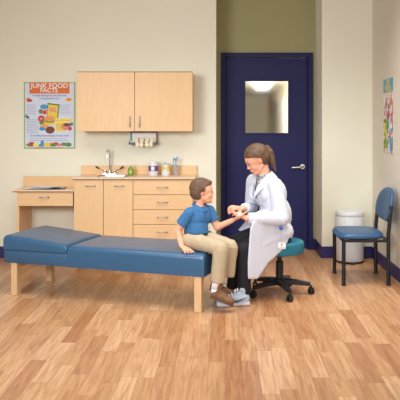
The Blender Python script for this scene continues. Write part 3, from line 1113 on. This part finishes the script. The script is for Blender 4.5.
for a in angs:
    d = Vector((math.cos(a), math.sin(a), 0))
    n_ = Vector((-d.y, d.x, 0))
    b = B()
    p = [Vector((SX, SY, .10)) + d * .035, Vector((SX, SY, .097)) + d * .12, Vector((SX, SY, .082)) + d * .245]
    rings = []
    for q, w, h_ in zip(p, (.024, .022, .016), (.024, .02, .014)):
        rings.append([b.verts.new(q + n_ * sx_ * w + Vector((0, 0, sz * h_))) for sx_, sz in ((-1, -1), (1, -1), (1, .7), (.6, 1), (-.6, 1), (-1, .7))])
    for r0, r1 in zip(rings[:-1], rings[1:]):
        for k in range(6): b.faces.new((r0[k], r0[(k + 1) % 6], r1[(k + 1) % 6], r1[k]))
    b.faces.new(rings[0]); b.faces.new(rings[-1])
    leg = obj('base_arm', b, M_blackm, root)
    c = Vector((SX, SY, 0)) + d * .25
    b = B()
    tube(b, [c + Vector((0, 0, .05)), c + Vector((0, 0, .072))], .009, 12)
    box(b, -.014, .014, -.02, .02, .042, .058, .006, 2, M=Matrix.Translation(c) @ Matrix.Rotation(a + .7, 4, 'Z'))
    cs = obj('caster', b, M_blackp, root, smooth='auto')
    b = B()
    ax = Vector((math.cos(a + .7), math.sin(a + .7), 0))
    for s in (-1, 1):
        q = c + Vector((0, 0, .0255)) + ax * s * .012
        tube(b, [q - ax * .007, q - ax * .004, q + ax * .004, q + ax * .007], [.022, .025, .025, .022], 20)
    obj('wheel', b, M_blackp, cs, smooth='auto')

# ------------------------------------------------------------------ waste bin
BX, BY = PX(349.5, 6.34), 6.335
root = empty('waste_bin', (BX, BY, 0), 'round white pedal bin with domed lid behind the blue chair', 'bin')
b = B()
lathe(b, BX, BY, [(0, .018), (.134, .018), (.137, .022), (.137, .452), (.134, .456), (0, .456)], 48)
obj('body', b, M_white, root, smooth='auto')
b = B()
lathe(b, BX, BY, [(0, 0.0), (.139, 0.0), (.14, .004), (.14, .0175), (0, .0175)], 48)
obj('base_ring', b, M_blackp, root, smooth='auto')
b = B()
lathe(b, BX, BY, [(0, .4585), (.138, .4585), (.1395, .463), (.1395, .482), (.132, .496), (.1, .506), (.05, .510), (0, .511)], 48)
obj('lid', b, M_white, root, smooth='auto')
b = B()
lathe(b, BX, BY, [(0, .4562), (.132, .4562), (.132, .4583), (0, .4583)], 48)
obj('lid_gap', b, M_grey, root, smooth='auto')
b = B()
box(b, BX - .022, BX + .022, BY - .172, BY - .128, .004, .014, .003, 2)
obj('pedal', b, M_blackp, root)

# ------------------------------------------------------------------ side chair
root = empty('side_chair', (1.17, 5.59, 0), 'armless side chair with blue padded seat and black legs by wall', 'chair')
YN, YFAR = 5.365, 5.815
XFt, XBk = .995, 1.370
lr = .0165
b = B()
# front legs
for y in (YN, YFAR):
    b = B()
    tube(b, [(XFt, y, .0), (XFt, y, .012)], lr + .003, 16)
    tube(b, [(XFt, y, .012), (XFt, y, .385)], lr, 16)
    obj('leg', b, M_blackm, root, smooth='auto')
    b = B()
    tube(b, [(XBk, y, 0), (XBk, y, .012)], lr + .003, 16)
    tube(b, [(XBk, y, .012), (XBk, y, .40), (XBk + .002, y, .45), (XBk + .024, y, .665)], lr, 16)
    obj('leg', b, M_blackm, root, smooth='auto')
b = B()
z0, z1 = .362, .384
box(b, XFt, XBk, YN - .012, YN + .012, z0, z1, .003)
box(b, XFt, XBk, YFAR - .012, YFAR + .012, z0, z1, .003)
box(b, XFt - .01, XFt + .012, YN + .013, YFAR - .013, z0, z1, .003)
box(b, XBk - .012, XBk + .01, YN + .013, YFAR - .013, z0, z1, .003)
obj('seat_frame', b, M_blackm, root)


def seat_bm():
    b = B()
    n = 40
    cx_, cy_ = 1.155, 5.59
    hx_, hy_ = .200, .240
    loops = []
    def loop(s, z, sag=0):
        out = []
        for k in range(n):
            a = 2 * PI * k / n
            e = .42
            c_, s_ = math.cos(a), math.sin(a)
            xx = math.copysign(abs(c_) ** e, c_) * hx_ * s
            yy = math.copysign(abs(s_) ** e, s_) * hy_ * s
            # narrower at the back, waterfall front
            yy *= 1 - .10 * max(0, xx / hx_)
            zz_ = z - (.018 * max(0, (-xx / hx_ - .55) / .45) ** 2 if sag else 0)
            out.append((cx_ + xx, cy_ + yy, zz_))
        return out
    rs = [loop(.93, .3845), loop(.99, .392, 0), loop(1.0, .405, 0), loop(.985, .42, 1), loop(.93, .431, 1), loop(.8, .436, 1), loop(.5, .439, 1), loop(.2, .440, 0)]
    R_ = loft(b, rs)
    b.faces.new([v for v in R_[0]][::-1])
    return b


obj('seat', seat_bm(), M_chairf, root, smooth=True)
# backrest pad: D shaped, leaning back
b = B()
lean = math.radians(9)
BM = Matrix.Translation((XBk + .002, 5.59, .515)) @ Matrix.Rotation(lean, 4, 'Y')
def brl(s, xo):
    out = []
    hw, hh = .240 * s, .285
    n = 40
    for k in range(n):
        a = 2 * PI * k / n
        c_, s_ = math.cos(a), math.sin(a)
        y = hw * math.copysign(abs(c_) ** .8, c_)
        if s_ >= 0: z = .11 + .185 * (s_ ** .9) * s
        else: z = .11 - .11 * (abs(s_) ** .6) * s
        curve = .035 * (1 - (y / .25) ** 2)
        out.append(BM @ Vector((xo + curve - .01, y, z)))
    return out
R_ = loft(b, [brl(.5, -.022), brl(.85, -.021), brl(.96, -.014), brl(1.0, 0), brl(.97, .012), brl(.8, .017), brl(.4, .018)])
b.faces.new(R_[0][::-1])
obj('backrest', b, M_chairf, root, smooth=True)

# ------------------------------------------------------------------ people


def basis(fwd, up=(0, 0, 1)):
    """columns: forward, left, up"""
    f = Vector(fwd).normalized()
    l = Vector(up).cross(f).normalized()
    u = f.cross(l).normalized()
    return Matrix((f, l, u)).transposed()


def head_prims(b, c, R, s, child=False):
    """head centred at c; R columns = forward, left, up; s = head height (chin to crown)"""
    def E(p, r, rot=None):
        ell(b, Vector(c) + R @ (Vector(p) * s), tuple(q * s for q in r), R @ (rot or Matrix.Identity(3)), 24, 16)

    def Cp(p, r, q, r2):
        cap(b, Vector(c) + R @ (Vector(p) * s), r * s, Vector(c) + R @ (Vector(q) * s), r2 * s, 12)
    E((-.06, 0, .13), (.39, .315, .36))                 # cranium
    E((.12, 0, .08), (.25, .275, .30))                  # forehead / face plane
    ck = .20 if not child else .215
    E((.13, 0, -.16), (.21, ck, .24))                   # mid face
    E((.15, 0, -.29), (.175, .17 if child else .165, .165))  # jaw
    E((.265, 0, -.375), (.075, .08, .07))
    E((.27, 0, -.25), (.07, .12, .11))               # chin
    for sgn in (-1, 1):
        E((.215, sgn * .13, -.13), (.11, .10, .11))
        E((.12, sgn * .14, -.2), (.12, .08, .12))    # cheek
        E((.285, sgn * .12, .075), (.07, .10, .035))    # brow ridge
        Cp((-.02, sgn * .2, -.22), .07, (.15, sgn * .11, -.35), .06)  # jaw line
        # ear
        E((-.03, sgn * .305, -.02), (.05, .03, .09), Matrix.Rotation(-.15, 3, 'Y'))
        E((-.02, sgn * .30, -.09), (.03, .022, .04))
    nl = .8 if child else 1.0
    Cp((.33, 0, .05), .026, (.36 + .035 * nl, 0, -.09), .030)   # nose bridge
    E((.365 + .038 * nl, 0, -.11), (.034, .036, .030))
    for sgn in (-1, 1):
        E((.365, sgn * .04, -.125), (.036, .026, .026))
    E((.335, 0, -.215), (.045, .085, .022))             # upper lip
    E((.33, 0, -.262), (.042, .07, .024))               # lower lip


def face_parts(parent, c, R, s, brow_mat, smile=False):
    def P(p): return Vector(c) + R @ (Vector(p) * s)
    for sgn in (-1, 1):
        b = B()
        ell(b, P((.315, sgn * .12, .0)), (.040 * s, .050 * s, .028 * s), R, 16, 10)
        e = obj('eye', b, M_eyew, parent, smooth=True)
        b = B()
        ell(b, P((.352, sgn * .125, -.002)), (.014 * s, .026 * s, .027 * s), R, 12, 8)
        obj('iris', b, M_iris, e, smooth=True)
        b = B()
        tube(b, [P((.35, sgn * .06, .098)), P((.35, sgn * .12, .115)), P((.305, sgn * .19, .10))], [.006 * s, .009 * s, .004 * s], 8)
        obj('eyebrow', b, brow_mat, parent, smooth=True)
        b = B()
        tube(b, [P((.335, sgn * .07, .028)), P((.35, sgn * .12, .04)), P((.315, sgn * .175, .022))], [.006 * s, .008 * s, .005 * s], 8)
        obj('eyelashes', b, M_iris, parent, smooth=True)
    b = B()
    wv = .075 if not smile else .09
    up = .0 if not smile else .022
    tube(b, [P((.325, -wv, -.238 + up)), P((.366, -.03, -.234)), P((.372, 0, -.238)), P((.366, .03, -.234)), P((.325, wv, -.238 + up))], [.004 * s, .012 * s, .013 * s, .012 * s, .004 * s], 10)
    obj('lips', b, M_lip, parent, smooth=True)


def hand_prims(b, wrist, R, s, curls, spread=.16, thumb=None, left=True):
    """R columns: forward (fingers), side towards thumb, palm normal (out of the back).  s = hand length"""
    def P(p): return Vector(wrist) + R @ (Vector(p) * s)
    # palm
    for yy, r in ((-.15, .085), (-.05, .095), (.05, .095), (.15, .085)):
        cap(b, P((.04, yy * .6, 0)), r * s * .95, P((.44, yy * 1.15, 0)), r * s * .85, 12)
    lens = (.34, .44, .48, .44)
    for i, yy in enumerate((-.2, -.07, .065, .195)):
        L_ = lens[i] * (1 if i else .95)
        a = yy * spread * 6
        cu = curls[i] if isinstance(curls, (list, tuple)) else curls
        p = P((.44, yy, 0))
        ang = 0
        d0 = Vector((math.cos(a), math.sin(a), 0))
        segs = (.45, .32, .23)
        rr_ = (.062, .056, .048, .042)
        cur = Vector((.44, yy, 0))
        for k in range(3):
            ang += cu * (.6 if k == 0 else 1.0)
            dd = Vector((d0.x * math.cos(ang), d0.y * math.cos(ang), -math.sin(ang)))
            nxt = cur + dd * L_ * segs[k]
            cap(b, P(cur), rr_[k] * s, P(nxt), rr_[k + 1] * s, 10)
            cur = nxt
    t = thumb or ((.14, .17, -.03), (.30, .33, -.08), (.42, .40, -.12), (.53, .42, -.15))
    rr_ = (.085, .068, .058, .048)
    for k in range(3):
        cap(b, P(t[k]), rr_[k] * s, P(t[k + 1]), rr_[k + 1] * s, 10)


def shoe(name, parent, heel, toe, up, w, h_, m_up, m_sole, m_lace, m_mid=None, swoosh=False):
    """heel, toe: points on the sole line; up: up direction"""
    f = (Vector(toe) - Vector(heel))
    L_ = f.length
    R = basis(f, up)
    o = Vector(heel)
    def P(x, y, z): return o + R @ Vector((x * L_, y * w, z * h_))
    b = B()
    ell(b, P(.17, 0, .36), (.17 * L_, .42 * w, .42 * h_), R)
    ell(b, P(.45, 0, .32), (.30 * L_, .44 * w, .36 * h_), R)
    ell(b, P(.72, 0, .26), (.27 * L_, .5 * w, .28 * h_), R)
    cap(b, P(.18, 0, .6), .32 * w, P(.2, 0, .92), .34 * w)
    cap(b, P(.3, 0, .62), .28 * w, P(.6, 0, .38), .3 * w)
    fl = o + R @ Vector((0, 0, .14 * h_))
    s = blob(name, b, m_up, parent, .004, 4, cut=lambda c: (R.transposed() @ (c - o)).z < .1 * h_)
    b = B()
    prof = [(0.02, .30), (.08, .40), (.3, .40), (.55, .43), (.75, .5), (.9, .42), (.98, .22)]
    pts = [(x, y) for x, y in prof] + [(x, -y) for x, y in reversed(prof)]
    lo = [P(x, y * .98, 0) for x, y in pts]
    mi_ = [P(x, y * 1.06, .06) for x, y in pts]
    hi = [P(x, y * 1.04, .20) for x, y in pts]
    R_ = loft(b, [lo, mi_, hi])
    b.faces.new(R_[0][::-1])
    obj('sole', b, m_sole, s, smooth='auto')
    b = B()
    for k in range(4):
        x = .36 + .09 * k
        z = .98 - .115 * k
        tube(b, [P(x - .01, -.26, z - .12), P(x, 0, z), P(x + .01, .26, z - .12)], .05 * w, 8)
    if swoosh:
        for sg in (-1, 1):
            tube(b, [P(.46, .26 * sg, .80), P(.42, .12 * sg, .90), P(.40, 0, .93)], .04 * w, 8)
    obj('laces', b, m_lace, s, smooth=True)
    if swoosh:
        for sg in (-1, 1):
            b = B()
            tube(b, [P(.12, .44 * sg, .50), P(.3, .455 * sg, .36), P(.42, .475 * sg, .26), P(.52, .475 * sg, .33), P(.58, .455 * sg, .42)], [.012 * w, .05 * w, .075 * w, .055 * w, .015 * w], 8)
            obj('side_mark', b, M_snkd, s, smooth=True)
    return s


def press_stool(c):
    """cloth and flesh rest on the stool seat instead of sinking into it"""
    d = Vector((c.x - SX, c.y - SY, 0))
    if c.z < .4345 and c.z > .30 and d.length < .199:
        if d.length > .15 and c.z < .415:
            d = d.normalized() * .199
            return Vector((SX + d.x, SY + d.y, c.z))
        return Vector((c.x, c.y, .4345))
    return c


TMi = TM.inverted()


def press_table(c):
    q = TMi @ c
    if 0 < q.x < LT and 0 < q.y < WT and .27 < c.z < .4205:
        if q.x > LT - .035 and c.z < .39:
            q.x = LT + .002
            return TM @ q
        return Vector((c.x, c.y, .4205))
    return c


# ---- woman
root = empty('person', (SX, SY, 0), 'smiling person with ponytail in white coat seated on the teal stool', 'person')
V = Vector
hipC = V((.425, 5.075, .505))
hipN, hipF = V((.455, 5.0, .505)), V((.375, 5.15, .505))
kneeN, kneeF = V((.133, 4.815, .405)), V((.075, 4.965, .425))
ankN, ankF = V((.142, 4.80, .095)), V((.05, 4.93, .09))
belly = V((.405, 5.07, .62))
chest = V((.355, 5.065, .805))
shN, shF = V((.400, 4.955, .878)), V((.235, 5.18, .885))
elN, elF = V((.432, 4.875, .628)), V((.215, 5.235, .665))
wrN, wrF = V((.165, 4.815, .640)), V((.140, 4.935, .70))
neckb = V((.316, 5.075, .922))
hc = V((.250, 5.05, 1.068))
HR = basis((-.86, -.22, -.50), (0, 0, 1))
TR = basis((-.85, -.5, -.12), (0, 0, 1))      # torso frame
HS = .235
nk_top = hc + HR @ V((-.10, 0, -.22)) * HS
b = B()
head_prims(b, hc, HR, HS)
chain(b, [neckb, nk_top], [.050, .045])
ell(b, chest, (.095, .14, .12), TR)
ell(b, belly, (.085, .125, .13), TR)
ell(b, hipC, (.10, .15, .10), TR)
chain(b, [V(neckb) + V((0, 0, -.03)), shN], [.05, .045])
chain(b, [V(neckb) + V((0, 0, -.03)), shF], [.05, .045])
chain(b, [shN, elN, wrN], [.048, .038, .025])
chain(b, [shF, elF, wrF], [.048, .038, .025])
chain(b, [hipN, kneeN, ankN], [.08, .052, .034])
chain(b, [hipF, kneeF, ankF], [.08, .052, .034])
chain(b, [ankN, ankN + V((-.10, -.01, -.055))], [.034, .03])
chain(b, [ankF, ankF + V((-.09, -.04, -.05))], [.034, .03])
# hands: the near one supports the child's hand from below, the far one curls over it
HL = .165
cn = V((.090, 4.80, .668))
RN = basis((-.92, .12, .36), (0, 0, 1))
RNm = Matrix((RN.col[0], RN.col[1] * -1, RN.col[2] * -1)).transposed()   # palm up, back of the hand below
hand_prims(b, wrN + V((-.012, 0, .004)), RNm, HL, [.5, .42, .36, .3], .08,
           thumb=((.14, .15, 0), (.32, .26, -.10), (.46, .26, -.2), (.56, .2, -.26)))
RFm = basis((-.80, -.62, .16), (0.15, -.1, 1))
hand_prims(b, wrF + V((-.01, -.008, .002)), RFm, HL, [.75, .7, .62, .42], .08,
           thumb=((.14, .14, -.03), (.32, .22, -.14), (.46, .2, -.26), (.55, .14, -.34)))
blob('body', b, M_skin, root, .0042, 3, press=press_stool)
face_parts(root, hc, HR, HS, M_hairp, smile=True)
# hair
def hp(p): return hc + HR @ (V(p) * HS)
def he(b, p, r, rot=None): ell(b, hp(p), tuple(q * HS for q in r), HR @ (rot or Matrix.Identity(3)), 28, 18)
b = B()
he(b, (-.075, 0, .155), (.415, .345, .375))
he(b, (-.19, 0, .02), (.30, .315, .32))
he(b, (-.16, 0, -.12), (.22, .24, .16))


def hair_cut(co):
    q = HR.transposed() @ (co - hc) / HS
    # keep only above the hairline and behind the ears
    line = .27 + .9 * min(0, (.17 - q.x)) * 0
    if q.x > -.03 and q.z < .10 + .50 * q.x: return True
    if q.x > -.09 and q.z < .05: return True
    return False


blob('hair', b, M_hairw, root, .004, 4, wrinkle=.0022, wscale=60, cut=hair_cut, solid=.004)
tie = hp((-.47, 0, .20))
b = B()
pt = [tie + V((-.012, 0, -.002)), tie + V((.012, -.002, -.004)), tie + V((.032, -.004, -.035)), tie + V((.046, -.008, -.085)), tie + V((.062, -.012, -.135)), tie + V((.08, -.014, -.185))]
chain(b, pt, [.022, .026, .031, .027, .018, .005])
pony = blob('ponytail', b, M_hairp, root, .004, 3, wrinkle=.002, wscale=70)
b = B()
tube(b, [tie + V((.0, 0, .0)), tie + V((.012, -.001, -.003))], .027, 20)
obj('hair_tie', b, M_belt, pony, smooth='auto')
# blouse
b = B()
ell(b, chest + TR @ V((.004, 0, .012)), (.102, .142, .12), TR)
chain(b, [neckb + V((.0, 0, -.03)), neckb + V((-.002, -.003, .008))], [.066, .058])
ell(b, belly, (.09, .13, .12), TR)
blob('blouse', b, M_shirtw, root, .006, 4)
# trousers
b = B()
ell(b, hipC + V((-.05, 0, -.005)), (.095, .135, .074), TR)
chain(b, [hipN + V((0, 0, -.004)), kneeN], [.078, .064])
chain(b, [hipF + V((0, 0, -.004)), kneeF], [.078, .064])
cylflat(b, kneeN, .064, ankN + V((.002, 0, -.018)), .050)
cylflat(b, kneeF, .064, ankF + V((.002, 0, -.01)), .050)
blob('trousers', b, M_slack, root, .007, 5, press=press_stool, wrinkle=.004, wscale=16)
# coat
def thighY(x):                       # near face of the near thigh
    t = (x - kneeN.x) / (hipN.x - kneeN.x)
    return kneeN.y + t * (hipN.y - kneeN.y) - .075
b = B()
ell(b, chest + TR @ V((0, 0, .0)), (.118, .158, .135), TR)
ell(b, chest + TR @ V((.03, .06, .0)), (.09, .07, .07), TR)
ell(b, chest + TR @ V((.03, -.06, .0)), (.09, .07, .07), TR)
ell(b, belly + V((-.006, 0, .02)), (.116, .145, .165), TR)
ell(b, hipC + V((-.046, 0, .01)), (.116, .150, .13), TR)
ell(b, V((.32, 4.98, .60)), (.12, .11, .085), TR)
ell(b, V((.39, 4.99, .73)), (.085, .085, .13), TR)
chain(b, [neckb + V((.015, 0, -.04)), shN + V((-.012, 0, -.006))], [.062, .058])
chain(b, [neckb + V((.0, 0, -.04)), shF + V((0, 0, -.002))], [.062, .060])
chain(b, [shN + V((-.012, 0, -.004)), elN], [.060, .054])
cylflat(b, elN, .053, wrN + V((.012, 0, 0)), .040)
ell(b, elN, (.055, .053, .053))
chain(b, [shF, elF], [.062, .052])
cylflat(b, elF, .052, wrF + V((.010, .025, -.002)), .038)
# lap and hanging skirt
lapN = hipN.lerp(kneeN, .62)
cap(b, hipN + V((-.01, 0, .004)), .088, lapN, .078)
def slab(poly, yfn, th_):
    a, c = [], []
    for (u, v) in poly:
        Yv = 4.9
        for _ in range(6):
            X_ = (u - 225) * Yv / 640
            Yv = yfn(X_)
        p = W(u, v, Yv)
        a.append(b.verts.new(p + V((0, -th_ / 2, 0)))); c.append(b.verts.new(p + V((0, th_ / 2, 0))))
    n = len(a)
    b.faces.new(a); b.faces.new(c[::-1])
    for k in range(n): b.faces.new((a[k], c[k], c[(k + 1) % n], a[(k + 1) % n]))
slab([(250.5, 229), (253, 222), (262, 216), (281, 217), (288, 226), (289, 233), (287, 243), (279, 252.5), (268.5, 262), (257.5, 278.3), (248.2, 278.6), (248.2, 262), (249.3, 245)], lambda x: thighY(x) + .004, .03)
# far front panel falling between arms and lap
def farY(x): return 5.0
def coat_cut(co):
    q = TR.transposed() @ (co - neckb)
    # V opening at the front of the chest
    if q.x > .02 and q.z > -.15 and abs(q.y) < .006 + .19 * max(0, q.z + .15): return True
    if (co - neckb - V((-.005, 0, .0))).length < .060 and q.z > -.012: return True
    return False
coat = blob('coat', b, M_coat, root, .006, 7, press=press_stool, wrinkle=.004, wscale=13, cut=coat_cut, solid=.003)
b = B()
slab([(253, 217), (246, 221), (238.5, 229.5), (240, 231), (248, 228), (256, 226)], farY, .006)
obj('front_panel', b, M_coat, coat)
# collar / lapels
def tp(p): return neckb + TR @ V(p)
b = B()
for s in (-1, 1):
    # collar band round the neck and a lapel leaf
    ring = [tp((-.058, 0, .050)), tp((-.045, s * .042, .048)), tp((-.005, s * .058, .034)), tp((.045, s * .046, .0)), tp((.088, s * .032, -.045)), tp((.118, s * .016, -.10)), tp((.130, s * .006, -.145))]
    outr = [tp((-.088, 0, .0)), tp((-.070, s * .07, .0)), tp((-.01, s * .100, -.008)), tp((.055, s * .088, -.036)), tp((.094, s * .090, -.066)), tp((.126, s * .050, -.11)), tp((.132, s * .010, -.15))]
    t_ = .004
    va = [b.verts.new(p) for p in ring]; vb = [b.verts.new(p) for p in outr]
    vc = [b.verts.new(p + (p - belly).normalized() * t_ * 1.5) for p in ring]; vd = [b.verts.new(p + (p - belly).normalized() * t_ * 1.5) for p in outr]
    for k in range(len(ring) - 1):
        b.faces.new((va[k], va[k + 1], vb[k + 1], vb[k]))
        b.faces.new((vc[k], vd[k], vd[k + 1], vc[k + 1]))
        b.faces.new((va[k], vc[k], vc[k + 1], va[k + 1]))
        b.faces.new((vb[k], vb[k + 1], vd[k + 1], vd[k]))
    b.faces.new((va[-1], vc[-1], vd[-1], vb[-1]))
obj('lapel', b, M_coat, coat, smooth='auto')
# badge reel, badge and pen
rl = W(281.2, 228.2, 4.82)
b = B()
tube(b, [rl + V((0, .03, 0)), rl + V((0, -.004, 0)), rl + V((0, -.007, 0))], [.015, .015, .012], 20)
reel = obj('badge_reel', b, M_blueb, root, smooth='auto')
b = B()
tube(b, [rl + V((.0, -.004, -.012)), rl + V((.004, -.006, -.10))], .0022, 6)
obj('badge_cord', b, M_inkg, reel)
bd = W(282, 246, 4.82)
b = B()
Mb = Matrix.Translation(bd) @ Matrix.Rotation(.08, 4, 'Y')
box(b, -.028, .028, -.0015, .0015, -.02, .024, .0015, 1, M=Mb)
bg = obj('name_badge', b, M_whitep, root)
obj('badge_picture', box(B(), -.010, .004, -.0025, -.0016, .0, .02, M=Mb), M_tanp, bg)
obj('badge_lettering', box(B(), -.022, .02, -.0025, -.0016, -.012, -.008, M=Mb), M_inkg, bg)
# pocket pen line
# cotton wool in her fingers
# shoes
shoe('sneaker', root, V((.186, 4.785, .004)), V((-.068, 4.752, .004)), (0, 0, 1), .092, .122, M_snk, M_snks, M_whitep, swoosh=True)
shoe('sneaker', root, V((.13, 4.965, .004)), V((-.085, 4.90, .004)), (0, 0, 1), .088, .105, M_snk, M_snks, M_whitep, swoosh=True)
b = B()
ell(b, W(239.3, 214.5, 4.755), (.011, .009, .016), nu=14, nv=10)
o = blob('cotton_pad', b, M_whitep, None, .002, 2, wrinkle=.001, wscale=90)
tag(o, 'small white cotton pad pressed on the child\'s palm', 'cotton pad')

# ---- boy
broot_c = V((-.21, 4.80, .49))
root = empty('person', (broot_c.x, broot_c.y, TOPZ), 'child in blue polo shirt and khaki trousers seated on the exam table', 'person')
hR, hL = V((-.262, 4.752, .492)), V((-.165, 4.845, .492))
kR, kL = V((-.030, 4.615, .450)), V((.040, 4.735, .445))
aR, aL = V((-.060, 4.60, .20)), V((-.005, 4.72, .205))
bch = V((-.198, 4.795, .655))
sR, sL = V((-.268, 4.735, .690)), V((-.118, 4.85, .695))
eR, eL = V((-.350, 4.755, .560)), V((-.060, 4.86, .565))
wR, wL = V((-.318, 4.690, .457)), V((.055, 4.815, .625))
nb = V((-.190, 4.80, .745))
bh = V((-.166, 4.80, .842))
BR = basis((.985, .02, .06), (0, 0, 1))
BT_ = basis((.52, -.85, .03), (0, 0, 1))
S2 = .200
b = B()
head_prims(b, bh, BR, S2, child=True)
chain(b, [nb, bh + BR @ V((-.10, 0, -.25)) * S2], [.034, .033])
ell(b, bch, (.065, .095, .10), BT_)
ell(b, broot_c + V((0, 0, .06)), (.055, .070, .09), BT_)
chain(b, [nb + V((0, 0, -.02)), sR], [.032, .03])
chain(b, [nb + V((0, 0, -.02)), sL], [.032, .03])
chain(b, [sR, eR, wR], [.034, .027, .0195])
chain(b, [sL, eL, wL], [.034, .027, .0195])
chain(b, [hR, kR, aR], [.052, .036, .024])
chain(b, [hL, kL, aL], [.052, .036, .024])
for a_, dx in ((aR, 0), (aL, 0)):
    chain(b, [a_, a_ + V((-.02, 0, -.05)), a_ + V((.0, -.003, -.072))], [.022, .019, .017])
HB = .128
RR = basis((.62, -.78, -.16), (0, 0, 1))
# right hand flat on the vinyl: thumb side towards the body's middle (left of the fingers)
hand_prims(b, wR + V((.006, -.004, -.004)), RR @ Matrix.Rotation(.12, 3, 'Y'), HB, [.12, .10, .10, .12], .22)
RL = basis((.85, -.10, .45), (0, 0, 1))
RLm = Matrix((RL.col[0], RL.col[1] * -1, RL.col[2] * -1)).transposed()    # palm up
hand_prims(b, wL + V((.006, 0, .0)), RLm, HB, [.14, .12, .14, .18], .14)
blob('body', b, M_skinb, root, .0036, 2, press=press_table)
face_parts(root, bh, BR, S2, M_hairb)
b = B()
def he2(p, r): ell(b, bh + BR @ (V(p) * S2), tuple(q * S2 for q in r), BR, 28, 18)
he2((-.07, 0, .15), (.42, .345, .365))
he2((-.17, 0, .0), (.315, .325, .30))
he2((.20, 0, .33), (.15, .22, .09))


def hair2(co):
    q = BR.transposed() @ (co - bh) / S2
    if q.x > .10 and q.z < .235 + .1 * (q.x - .2): return True
    if q.x > -.04 and q.z < .03: return True
    if q.x > -.10 and q.z < -.02: return True
    if q.z < -.26: return True
    return False


blob('hair', b, M_hairb, root, .004, 3, wrinkle=.0025, wscale=70, cut=hair2, solid=.004)
# polo
b = B()
ell(b, bch, (.072, .098, .095), BT_)
ell(b, broot_c + V((.0, 0, .105)), (.074, .088, .05), BT_)
cylflat(b, broot_c + V((-.004, 0, .12)), .084, broot_c + V((-.004, 0, .046)), .093, 28)
chain(b, [nb + V((0, 0, -.035)), sR], [.042, .040])
chain(b, [nb + V((0, 0, -.035)), sL], [.042, .040])
cylflat(b, sR, .041, sR.lerp(eR, .66), .045)
cylflat(b, sL, .041, sL.lerp(eL, .60), .043)
ell(b, sR, (.042,) * 3)
ell(b, sL, (.042,) * 3)
polo = blob('polo_shirt', b, M_polo, root, .005, 4, wrinkle=.004, wscale=22)
b = B()
for s in (-1, 1):
    def bp(p): return nb + BT_ @ V(p)
    ring = [bp((-.04, 0, .02)), bp((-.028, s * .032, .018)), bp((.008, s * .044, .006)), bp((.036, s * .026, -.010)), bp((.046, s * .004, -.022))]
    outr = [bp((-.055, 0, -.004)), bp((-.038, s * .048, -.004)), bp((.012, s * .06, -.014)), bp((.05, s * .046, -.036)), bp((.060, s * .016, -.050))]
    va = [b.verts.new(p) for p in ring]; vb = [b.verts.new(p) for p in outr]
    off = lambda p: p + (p - bch).normalized() * .005
    vc = [b.verts.new(off(p)) for p in ring]; vd = [b.verts.new(off(p)) for p in outr]
    for k in range(len(ring) - 1):
        b.faces.new((va[k], va[k + 1], vb[k + 1], vb[k])); b.faces.new((vc[k], vd[k], vd[k + 1], vc[k + 1]))
        b.faces.new((va[k], vc[k], vc[k + 1], va[k + 1])); b.faces.new((vb[k], vb[k + 1], vd[k + 1], vd[k]))
    b.faces.new((va[-1], vc[-1], vd[-1], vb[-1]))
obj('collar', b, M_polo, polo, smooth='auto')
b = B()
q0, q1 = nb + BT_ @ V((.058, 0, -.04)), nb + BT_ @ V((.082, 0, -.115))
Mpk = Matrix.Translation((q0 + q1) / 2) @ basis(BT_.col[0], (q0 - q1).normalized()).to_4x4()
box(b, -.004, .003, -.009, .009, -.04, .04, .001, 1, M=Mpk)
pk = obj('placket', b, M_polo, polo)
for k in (-.018, .006, .028):
    b = B()
    c_ = Mpk @ V((.003, 0, k)); c2 = Mpk @ V((.0055, 0, k))
    tube(b, [c_, c2], .0042, 10)
    obj('button', b, M_inkn, pk)
# trousers
b = B()
ell(b, broot_c, (.078, .094, .070), BT_)
cylflat(b, broot_c + V((0, 0, -.02)), .082, broot_c + V((0, 0, .055)), .080, 28)
chain(b, [hR, kR], [.066, .056])
chain(b, [hL, kL], [.066, .052])
cylflat(b, kR, .057, aR + V((.008, 0, .01)), .054)
cylflat(b, kL, .056, aL + V((.030, 0, .018)), .046)
blob('trousers', b, M_khaki, root, .0055, 4, press=press_table, wrinkle=.004, wscale=24, cut=lambda c: c.z > broot_c.z + .048)
b = B()
tube(b, [broot_c + V((0, 0, .024)), broot_c + V((0, 0, .050))], .0845, 40, caps=False)
tube(b, [broot_c + V((0, 0, .024)), broot_c + V((0, 0, .050))], .080, 40, caps=False)
obj('belt', b, M_belt, root, smooth='auto')
for a_ in (aR, aL):
    b = B()
    chain(b, [a_ + V((0, 0, .035)), a_ + V((-.012, 0, -.035)), a_ + V((-.012, .002, -.07))], [.029, .030, .026])
    obj('sock', b, M_sock, root, smooth=True)
up = (.35, 0, 1)
shoe('shoe', root, V((-.108, 4.605, .106)), V((.062, 4.585, .046)), up, .085, .10, M_suede, M_suedes, M_suedes)
shoe('shoe', root, V((-.118, 4.71, .135)), V((.022, 4.70, .095)), up, .085, .095, M_suede, M_suedes, M_suedes)
